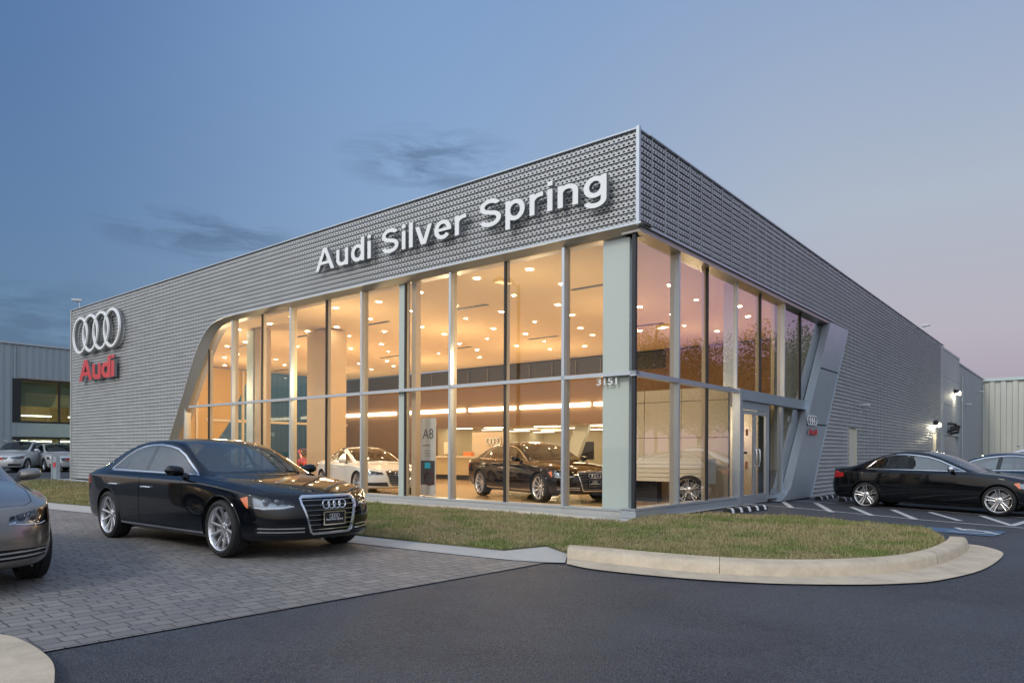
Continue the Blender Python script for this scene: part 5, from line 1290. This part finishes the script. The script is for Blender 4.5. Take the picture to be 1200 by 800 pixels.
# reception desk, ring wall, banner
rd = empty('reception_desk', 'long cream reception counter on a dark plinth at the back of the showroom', 'reception desk', B((19.3, 14, FL)), world=True)
BB().box(17.6, 21.4, 14.0, 14.7, .12, 1.05).build('counter', pmat('counter_olive', (.50, .42, .26), rough=.5), rd); BB().box(17.4, 21.6, 13.9, 14.8, 1.06, 1.16).build('counter_top', MATS['desk_white'], rd); BB().box(17.9, 21.1, 14.1, 14.6, FL, .119).build('plinth', M_dk, rd)
mo = empty('monitor', 'white backed monitor standing on the reception counter', 'monitor', B((20.1, 14.3, 1.16)), world=True)
BB().box(19.8, 20.4, 14.25, 14.32, 1.28, 1.95).build('screen', MATS['desk_white'], mo); BB().box(20.05, 20.15, 14.27, 14.4, 1.161, 1.3).build('stand', M_dk, mo)
bx = BB().box(18.3, 18.85, 14.2, 14.5, 1.162, 1.4).build('orange_flyer_box', pmat('orange_card', (.75, .25, .07)), None, bevel=.01); tag(bx, 'small orange box of flyers on the reception counter', 'box')
rw_ = empty('feature_wall', 'free standing pale wall with four rings behind the reception counter', 'partition', B((17.8, 15.2, FL)), world=True)
BB().box(16.55, 19.1, 15.2, 15.4, FL, 2.5).build('wall_board', pmat('board_pale', (.66, .55, .42)), rw_); facade_rings(17.45, 15.14, 2.0, .17, .03, 'L', rw_)
bn = empty('banner_stand', 'tall white banner stand with A8 lettering and a dashboard picture beside a column', 'banner', B((7.72, .8, FL)), world=True)
BB().box(7.40, 8.06, .78, .82, .02, 2.42).build('banner_panel', pmat('banner_white', (.62, .62, .60), rough=.5), bn, bevel=.005); BB().box(7.36, 8.1, .70, .95, FL, -.02).build('foot', M_dk, bn, bevel=.01)
textmesh('banner_lettering', 'A8', .36, pmat('banner_ink', (.10, .10, .11)), MT(7.95, .77, 1.78), extr=.002, parent=bn, sx=.9)
for k, z in enumerate((1.55, 1.40, 1.32, 1.24)): BB().box(7.62, 7.95 - .04 * k, .772, .778, z, z + (.05 if k == 0 else .02)).build('banner_text_bar', pmat('banner_grey', (.3, .3, .3)), bn)
BB().box(7.42, 8.03, .772, .779, .35, 1.1).build('banner_picture', pmat('banner_dark', (.05, .045, .045), rough=.4), bn); BB().box(7.6, 7.85, .765, .7715, .86, 1.04).build('picture_display', emat('pic_teal_glow', (.05, .4, .5), .5), bn)  # teal patch of the printed picture is given its own faint glow
b = BB(); b.torus((7.66, .762, .55), .20, .025, ax=(0, 1, 0), n=24, m=6); b.build('picture_wheel', pmat('pic_red', (.10, .02, .025)), bn)
wd = empty('display_wheel', 'alloy wheel rim on show in front of the slatted desk', 'wheel rim', B((.85, 4.72, .285)), world=False)
w0 = make_wheel(wd, 0, 0, .34, .2, .27, (5, 'vee'), 1); w0.location = (0, 0, 0); w0.rotation_euler = (0, 0, math.atan2(nL.y, nL.x) - math.pi / 2); w0.name = 'wheel'
# ---------------------------------------------------------------- neighbours on the right
def lit_lamp(p, n, parent, e=30, big=1.0, col=(1, .86, .62)):
    pass
ann = empty('rear_annex', 'plain pale grey block with recessed bay adjoining the mesh clad showroom', 'building', B((0, 50, 0)), world=True)
M_pale = pmat('panel_pale', (.40, .42, .43), rough=.6, noise=.25, nscale=.6, var=(.33, .35, .37)); M_trimlt = pmat('coping_pale', (.48, .56, .56), rough=.4, metal=.3)
for z0, z1 in ((6.9, 8.75), (4.95, 6.88), (3.0, 4.93)): BB().box(.0, .3, 43.3, 50.7, z0, z1).build('wall_panel', M_pale, ann)
BB().box(.0, .3, 42.2, 43.28, 2.7, 8.75).build('wall_panel', M_pale, ann); BB().box(.0, .3, 43.3, 50.7, 2.74, 2.98).build('wall_panel', M_pale, ann)
BB().box(.0, .3, 42.2, 44.0, -.7, 2.69).build('wall_panel', M_pale, ann); BB().box(1.4, 1.7, 44.0, 50.75, -.7, 2.73).build('recess_wall', pmat('recess_cream', (.50, .45, .36), rough=.7), ann)
BB().box(.32, 1.4, 44.0, 44.2, -.7, 2.7).build('recess_wall', MATS['recess_cream'], ann)
BB().box(.05, 14, 50.8, 66.2, -.8, 8.45).build('long_wall', pmat('wall_grey', (.37, .39, .42), rough=.7, noise=.2, nscale=.5), ann)
BB().box(-.03, .4, 42.1, 50.78, 8.76, 8.9).build('coping', M_trimlt, ann); BB().box(-.02, .4, 50.79, 66.2, 8.46, 8.58).build('coping', M_trimlt, ann)
MB(B).tube([(-.02, 52.2, -.6), (-.02, 52.2, 7.6)], .05, 6).build('downpipe', M_trimlt, ann); MB(B).tube([(-.05, 65.3, -.6), (-.05, 65.3, 7.9)], .05, 6).build('downpipe', M_trimlt, ann)
wg = empty('corrugated_wing', 'pale corrugated metal wing closing the lot at the right edge', 'building', B((-8, 66.3, 0)), world=True)
M_corr = pmat('corrugated_pale', (.55, .56, .50), rough=.5)
def corrug(axis, a0, a1, z0, z1, off, pitch, depth, mat, parent, name='corrugated_wall', outside=-1):
    rows = [[], []]; a = a0; k = 0; prof = ((0, 0), (.42, 0), (.5, 1), (.92, 1), (1.0, 0))
    while a < a1 - 1e-6:
        for f, d in prof[:-1]:
            for r_, z in zip(rows, (z0, z1)): r_.append((a + f * pitch, off + outside * depth * d, z) if axis == 't' else (off + outside * depth * d, a + f * pitch, z))
        a += pitch
    return BB().ribbon(rows).build(name, mat, parent, recalc=False)
corrug('t', -22, -.05, -.8, 8.3, 66.3, .9, .14, M_corr, wg); BB().box(-22, -.05, 66.32, 70, -.8, 8.3).build('wall_core', M_corr, wg); BB().box(-22, -.03, 66.05, 70, 8.31, 8.6).build('coping', M_trimlt, wg)
E_flood = emat('flood_glow', (1, .93, .72), 22)
def wall_lamp(s, z, label, cat='wall lamp', on=True, t=-.14):
    r = empty('wall_lamp', label, cat, B((t, s, z)), world=True, group='lamps on the right hand walls')
    BB().prism([(t, z - .05), (t - .28, z - .05), (t - .34, z + .10), (t - .2, z + .26), (t, z + .26)], lambda u, v: (u, s - .22, v), lambda u, v: (u, s + .22, v)).build('housing', M_dk if on else M_sil, r, bevel=.01)
    if on:
        BB().box(t - .37, t - .30, s - .18, s + .18, z - .16, z + .10).build('bulb', E_flood, r); BB().box(t - .30, t - .06, s - .16, s + .16, z - .10, z - .052).build('bulb', E_flood, r)
        l = bpy.data.lights.new('wall_lamp_light', 'POINT'); l.energy = 28; l.color = (1, .88, .62); l.shadow_soft_size = .08; o = bpy.data.objects.new('wall_lamp_light', l); COL.objects.link(o); o.location = B((t - .45, s, z - .25))
wall_lamp(38.6, 3.3, 'glaring lit wall lamp above the far doorway in the mesh facade'); wall_lamp(48.2, 6.0, 'lit flood lamp high on the plain grey wall panels', t=-.02)
def camera_unit(p, d, label):
    r = empty('security_camera', label, 'security camera', p, world=True, group='security cameras'); p = Vector(p); d = Vector(d).normalized()
    MB().tube([p, p + Vector((0, 0, .28)), p + Vector((0, 0, .30)) + d * .12], .022, 6).build('bracket', M_sil, r); a = p + Vector((0, 0, .36)) + d * .08
    MB().tube([a - d * .16, a - d * .15, a + d * .2, a + d * .21], [.02, .06, .06, .05], 10).build('camera_body', pmat('cam_white', (.6, .6, .6), rough=.4), r, smooth=True)
camera_unit(B((33.3, -.05, ROOF + .03)), nL - xL * .6, 'small white security camera on the left roof corner'); camera_unit(B((-.05, 35.5, ROOF + .03)), -DL - DR * .3, 'small white security camera on the right parapet')
camera_unit(B((-.1, 62, 6.6)), -DL - DR * .3, 'white security camera high on the long grey wall'); camera_unit(B((-.1, 54, 5.0)), -DL - DR * .3, 'white security camera low on the long grey wall'); camera_unit(B((-.14, 20.2, 3.1)), -DL - DR * .2, 'tiny security camera on the mesh beside the pale door')
br = empty('wall_bracket', 'black scrolled bracket cluster above the recessed bay', 'bracket', B((-.02, 45.8, 3.3)), world=True)
MB(B).tube([(0, 45.2, 3.6), (-.5, 45.2, 3.55), (-.55, 45.2, 3.2), (0, 45.2, 3.0)], .09, 6).build('arm', M_dk, br); MB(B).tube([(0, 46.4, 3.7), (-.6, 46.4, 3.4), (-.5, 46.4, 3.0), (0, 46.4, 2.9)], .09, 6).build('arm', M_dk, br); BB().box(-.5, -.2, 44.9, 46.8, 3.12, 3.42).build('cross_bar', M_dk, br, bevel=.02)
# pale doors set in the mesh
for (s0, s1, zt, lab) in ((17.98, 19.22, 2.47, 'cream door recessed in the mesh facade beside the pylon'), (37.93, 39.17, 2.75, 'cream door recessed in the mesh facade under the glaring lamp')):
    r = empty('service_door', lab, 'door', B((.1, s0, -.4)), world=True); BB().box(-.2, .30, s0, s0 + .10, -.4, zt).build('jamb', pmat('door_cream', (.62, .58, .48), rough=.5), r); BB().box(-.2, .30, s1 - .10, s1, -.4, zt).build('jamb', MATS['door_cream'], r)
    BB().box(-.13, -.10, s0 + .11, s1 - .11, -.4, zt - .1).build('door_leaf', MATS['door_cream'], r); BB().box(-.06, .30, s0 + .101, s1 - .101, zt - .09, zt).build('head', MATS['door_cream'], r); MB(B).tube([(-.05, s1 - .25, .9), (-.12, s1 - .25, .9), (-.12, s1 - .4, .9)], .02, 6).build('handle', M_sil, r)
# ---------------------------------------------------------------- neighbour on the left
nb = empty('left_neighbour_building', 'grey corrugated building with dark framed lit windows behind the left cars', 'building', B((50.5, 5, 0)), world=True)
M_cg = pmat('corrugated_grey', (.33, .38, .42), rough=.5, metal=.2)
T2 = 50.5
def nwin(s0, s1, z0, z1, panes, blind, name='window'):
    f = empty(name, None, None, B((T2, s0, z0)), world=True); f.parent = nb; f.matrix_parent_inverse = Matrix.Translation(nb.location).inverted()
    bm_ = BB(); bm_.box(T2 - .06, T2 + .2, s0, s1, z1 - .12, z1); bm_.box(T2 - .06, T2 + .2, s0, s1, z0, z0 + .12); bm_.box(T2 - .06, T2 + .2, s0, s0 + .5, z0 + .12, z1 - .12); fr_ = bm_.build('frame', M_dk, f)
    w = (s1 - s0 - .5) / panes
    for k in range(panes):
        a = s0 + .5 + k * w; BB().box(T2 - .05, T2 + .15, a + w - .10, a + w, z0 + .12, z1 - .12).build('frame', M_dk, f)
        pane([(a, z0 + .12), (a + w - .1, z0 + .12), (a + w - .1, z1 - .12), (a, z1 - .12)], glassmat('nb_glass', (.55, .66, .62), 1.5, .12), f, 's', off=T2)
        if blind:
            for q in range(10): z = z1 - .15 - (z1 - z0 - .3) * .62 * (q + 1) / 10; BB().box(T2 + .35, T2 + .40, a + .02, a + w - .12, z, z + .13).build('blind_slat', pmat('blind_green', (.20, .36, .31)), f)
zt_ = 8.85
import itertools
W1 = (1.75, 12.2, 3.35, 6.45); W2 = (1.75, 12.2, -.3, 2.35)
corrug('s', -8, 1.74, -.3, zt_, T2, .42, .045, M_cg, nb); corrug('s', 1.75, 18, 6.5, zt_, T2, .42, .045, M_cg, nb); corrug('s', 12.2, 18, -.3, 6.49, T2, .42, .045, M_cg, nb)
BB().box(T2 - .02, T2 + .12, 1.75, 12.2, 2.36, 3.34).build('spandrel', M_panel, nb); BB().box(T2 - .13, T2 + .6, -8, 18, zt_, zt_ + .12).build('coping', M_sil, nb)
BB().box(T2 + .12, 62, -8, 18, 2.45, 3.25).build('floor_slab', pmat('nb_dark', (.15, .14, .12)), nb); BB().box(T2 + .12, 62, -8, 18, 8.4, 8.8).build('roof', MATS['nb_dark'], nb); BB().box(58, 62, -8, 18, -.3, 8.4).build('inner_wall', pmat('nb_inner', (.22, .17, .09)), nb)
BB().box(T2 + .2, 58, -8.2, -8, -.3, 8.8).build('flank', MATS['nb_dark'], nb)
nwin(*W1, 4, True); nwin(*W2, 4, False)
for k in range(4): BB().box(T2 + 1.2, T2 + 1.5, 2.6 + k * 2.5, 4.6 + k * 2.5, 2.0, 2.12).build('strip_light', E_cool, nb)
for k in range(3): BB().box(T2 + 2.2, T2 + 2.5, 3.0 + k * 3.1, 4.9 + k * 3.1, 3.9, 4.0).build('strip_light', E_cool, nb)
lamp(55, 6, 4.6, 160); lamp(55, 6, 1.8, 60)  # added fill lights inside the neighbour's rooms, no fittings
# teal corrugated block seen through the end glazing
tb_ = empty('teal_block', 'teal corrugated block seen through the showroom end window', 'building', B((44, 22, 0)), world=True)
corrug('s', 18.4, 42, -.3, 9.5, 48, .5, .1, pmat('corrugated_teal', (.10, .25, .27), rough=.5), tb_); BB().box(48.05, 52, 18.4, 42, -.3, 9.5).build('wall_core', MATS['corrugated_teal'], tb_)
for s in (25.0, 29.0, 33.0):
    for z in (4.2, .2): BB().box(47.8, 47.92, s, s + 1.6, z, z + 2.6).build('window', M_dkgl, tb_)
# small grey pay post by the left building corner
pp = empty('utility_post', 'low grey metal cabinet on the lawn edge at the left corner of the mesh facade', 'cabinet', B((35.3, -.5, 0)), world=True)
BB().box(34.15, 34.6, -.85, -.65, -.2, 1.05).build('cabinet', M_panel, pp, bevel=.01); BB().box(34.2, 34.5, -.875, -.855, .5, .75).build('notice', M_red, pp); BB().box(34.61, 34.72, -.9, -.6, -.25, 1.15).build('post', M_sil, pp)
# street lamps and trees beyond the frame, mirrored in the glazing
def street_lamp(x, y, h, ang, label):
    z = G(x, y); r = empty('street_lamp', label, 'street lamp', (x, y, z), ang, 'parking lot lamps')
    MB().tube([(0, 0, 0), (0, 0, h)], [.11, .07], 10).build('pole', M_dk, r, smooth=True); MB().lathe([(0, 0), (.28, 0), (.28, .5), (.1, .6)], 14, 'z').build('base', M_walk, r)
    MB().tube([(0, 0, h - .1), (.6, 0, h)], .04, 8).build('arm', M_dk, r); MB().prism([(.5, h - .06), (1.4, h - .06), (1.35, h + .12), (.6, h + .14)], lambda u, v: (u, -.28, v), lambda u, v: (u, .28, v)).build('lamp_head', M_dk, r, bevel=.02); MB().box(.6, 1.3, -.2, .2, h - .085, h - .062).build('lens', emat('lot_lamp_glow', (1, .8, .45), 12), r)
street_lamp(-18.1, 11.2, 9.2, R_(60), 'tall dark parking lot lamp left of the paver court'); street_lamp(29.3, 25.0, 8.8, R_(180), 'tall dark parking lot lamp right of the parked cars')
# ---------------------------------------------------------------- trees (mirrored in the side glazing)
M_bark = pmat('bark', (.07, .05, .035), rough=.9, bump=.5, bscale=12)
M_leaf = pmat('leaves', (.045, .075, .018), rough=.7, noise=.6, nscale=.8, var=(.09, .11, .03))
def tree(x, y, h, r, seed, label):
    rg = np.random.default_rng(seed); z = G(x, y); t = empty('deciduous_tree', label, 'tree', (x, y, z), 0, 'trees along the far right side of the lot')
    b = MB(); b.tube([(0, 0, -.1), (.1, .05, h * .25), (0, .1, h * .5), (.1, 0, h * .8)], [.28, .2, .14, .04], 8); tips = []
    for k in range(14):
        a = rg.uniform(0, 6.28); z0 = h * rg.uniform(.22, .6); L_ = r * rg.uniform(.6, 1.0); tip = Vector((math.cos(a) * L_, math.sin(a) * L_, z0 + L_ * rg.uniform(.4, .9))); b.tube([(0, .05, z0), tuple(Vector((0, .05, z0)).lerp(tip, .5) + Vector((0, 0, .2))), tuple(tip)], [.09, .06, .02], 5); tips.append(tip)
    b.build('trunk', M_bark, t, smooth=True)
    cl = [np.array(p) for p in tips] + [np.array((rg.normal(0, r * .45), rg.normal(0, r * .45), h * rg.uniform(.35, .95))) for _ in range(26)]
    n = 9000; c = np.array(cl)[rg.integers(0, len(cl), n)]; d = rg.normal(0, 1, (n, 3)); d /= np.linalg.norm(d, axis=1)[:, None]; p = c + d * (rg.random(n) ** .5)[:, None] * r * .34
    a = rg.normal(0, 1, (n, 3)); a /= np.linalg.norm(a, axis=1)[:, None]; q = np.cross(a, rg.normal(0, 1, (n, 3))); q /= np.linalg.norm(q, axis=1)[:, None]; s_ = rg.uniform(.07, .16, n)[:, None]
    V = np.stack([p - a * s_, p + q * s_ * .6, p + a * s_, p - q * s_ * .6], 1).reshape(-1, 3); me = bpy.data.meshes.new('crown'); me.vertices.add(4 * n); me.vertices.foreach_set('co', V.ravel()); me.loops.add(4 * n); me.loops.foreach_set('vertex_index', np.arange(4 * n)); me.polygons.add(n); me.polygons.foreach_set('loop_start', np.arange(0, 4 * n, 4)); me.polygons.foreach_set('loop_total', np.full(n, 4)); me.update(); me.materials.append(M_leaf)
    o = bpy.data.objects.new('crown', me); COL.objects.link(o); o.parent = t
def mirror_R(px, D):      # where a thing must stand to be mirrored by the right facade at this picture column
    P = Vector(((px - 600) / FPX * D, D, 0)); d = P - CB; return P - 2 * DL * d.dot(DL)
for i, (px, D, h, r) in enumerate(((752, 62, 9.5, 3.6), (786, 66, 10.5, 4.2), (820, 60, 8.6, 3.6), (858, 64, 10.8, 4.2), (893, 58, 9.2, 3.6), (925, 66, 9.8, 3.8), (955, 60, 10.6, 4.2), (1000, 62, 9.6, 4.2))):
    p = mirror_R(px, D); tree(p.x, p.y, h * 1.18, r * 1.1, 40 + i, ['broad dark tree nearest the lot entrance', 'tall tree second in the row', 'low rounded tree third in the row', 'tall spreading tree in the middle of the row', 'slim tree fifth in the row', 'full crowned tree sixth in the row', 'tall tree near the far end of the row', 'last tree of the row by the far lot'][i] + ' mirrored in the side glass')
for k in range(4):
    for s in (1.3, 7, 13): lamp(4.6 + 8.2 * k, s, 4.0, 180 if k else 100, r=.3)  # rows of added fill hung well below the ceiling cans
lamp(14, 22, 2.2, 60, col=(1, .85, .55)); lamp(20, 24, 2.2, 60, col=(1, .85, .55)); lamp(2.2, 2.6, 3.0, 60, r=.2); lamp(1.2, 7.8, 2.2, 45, r=.2, col=(1, .84, .6))  # more added fill: back room, side glazing, vestibule
# ---------------------------------------------------------------- the cars
def place(S, paint, pf, pr, label, cat='car', **k):
    """pf, pr: ground points of the near-side front and rear tyres; near side is the car's right (-y)"""
    pf, pr = Vector((*pf, 0)), Vector((*pr, 0)); d = (pf - pr).normalized(); left = Vector((-d.y, d.x, 0)); c = (pf + pr) / 2 + left * (S['track'] * k.pop('side', 1)); hh = k.pop('z', None)
    zc = G(c.x, c.y) if hh is None else hh
    r = empty('parked_car', label, cat, (c.x, c.y, zc), math.atan2(d.y, d.x)); make_car(S, r, paint, **k); return r
A8 = sedan_spec()
hero_f, hero_r = at(264, 651.5), at(140.5, 629.5)
hc = place(A8, 'black', hero_f, hero_r, 'glossy black saloon parked on the pavers in front of the showroom')
"""CARS"""
def place_dir(S, paint, pf, d, label, side=1, z=None, **k):
    d = Vector((*d, 0)).normalized(); pf = Vector((*pf[:2], 0)); wb = S['fa'] - S['ra']
    return place(S, paint, tuple((pf)[:2]), tuple((pf - d * wb)[:2]), label, side=side, z=z, **k)
ZF = Z0 + KB * FL
place_dir(A8, 'silver', (-4.98, 7.35), (.72, -.69), 'taupe grey saloon cut off by the left edge of the picture', side=-1)
place_dir(A8, 'brown', (.75, 17.25), (.49, -.87), 'black saloon on show inside the glass front near the pale corner column', z=ZF, plate='dealer')
def tt_spec():
    S = sedan_spec(L=4.20, wb=2.47, H=1.33, Wd=1.84, fo=.87, kind='a8', cwo=1.30)
    R2 = S['regions']; out = []
    st = ('softtop', SIDE, [(S['cab'][1] - .95, 1.0), (S['cab'][1] - .83, 1.6), (S['tx'] + .2, 1.6), (S['tx'] + .62, .99), (S['tx'] + .9, .96)], lambda c, n: c.z > .9)
    out.append(st)
    for r in R2:
        if r[0] in ('doorR', 'gapR', 'winR', 'sill', 'blade'): continue
        out.append(r)
    S['regions'] = out; S['rim'] = (7, 'vee'); S['R'] = .325; S['rimR'] = .25; S['arch'] = .362; S['handles'] = S['handles'][:1]; S['seats'] = S['seats'][:1]; S['seatm'] = 'tanseat'; S['bars'] = 6; return S
TTS = tt_spec()
TTS['regions'] = [(r[0], r[1], circle(r[2][0][0] - .392, .33, .362) if r[0] == 'del_arch' else r[2], r[3]) for r in TTS['regions']]
place_dir(TTS, 'white', (-4.17, 19.75), (.60, -.80), 'white two door roadster with brown soft top inside the showroom', z=ZF, plate=None)
rp = B((25.5, 8.5, 0)); place_dir(TTS, 'red', rp, (.55, -.83), 'red roadster deep inside the showroom behind the white one', z=ZF, plate=None)
S4 = sedan_spec(L=4.74, wb=2.83, H=1.41, Wd=1.84, fo=.88, kind='s4', cwo=1.42); S4['rim'] = (5, 'seg'); S4['rimR'] = .258; S4['R'] = .325; S4['W'] = .245; S4['arch'] = .358; S4['silver_mirror'] = True; S4['dark_bars'] = True
S4['regions'] = [(r[0], r[1], circle(r[2][0][0] - .392, .33, .358) if r[0] == 'del_arch' else r[2], r[3]) for r in S4['regions']]
s4 = place(S4, 'black', at(1168, 604.5), at(1019, 593), 'black saloon with silver mirrors parked tail to the mesh facade'); dS = Vector((math.cos(s4.rotation_euler.z), math.sin(s4.rotation_euler.z), 0))
def put(S, paint, c, d, label, **k):
    r = empty('parked_car', label, 'car', (c.x, c.y, G(c.x, c.y)), math.atan2(d.y, d.x)); return make_car(S, r, paint, **k)
put(S4, 'navy', s4.location + DR * 2.75 + dS * .75, -dS, 'dark blue saloon parked nose in beyond the black saloon with silver mirrors')
SUV = sedan_spec(L=4.75, wb=2.85, H=1.60, Wd=1.90, fo=.90, kind='suv', cwo=1.40); SUV['rails'] = (-.9, 1.0 - .6, 1.66)
put(SUV, 'white', s4.location + DR * 6.3 + dS * 2.2, dS, 'white tall car with roof rails farthest along the right hand row', plate=None)
SED = sedan_spec(L=4.85, wb=2.8, H=1.50, Wd=1.85, fo=.95, kind='sedan', cwo=1.42); SED['emblem'] = False
SED['rim'] = (7, 'vee')
place_dir(SED, 'brightsilver', at(55, 552.5), (.72, -.69), 'bright silver saloon in the far left lot beside the mesh wall', plate='red')
WAG = dict(SED); WAG = sedan_spec(L=4.8, wb=2.8, H=1.60, Wd=1.88, fo=.92, kind='sedan', cwo=1.42); WAG['emblem'] = False; WAG['rails'] = (-.9, .4, 1.62)
place_dir(WAG, 'brightsilver', at(29, 553), (.22, -.97), 'silver grey wagon with roof rails at the far left edge of the lot', side=-1, plate='red')
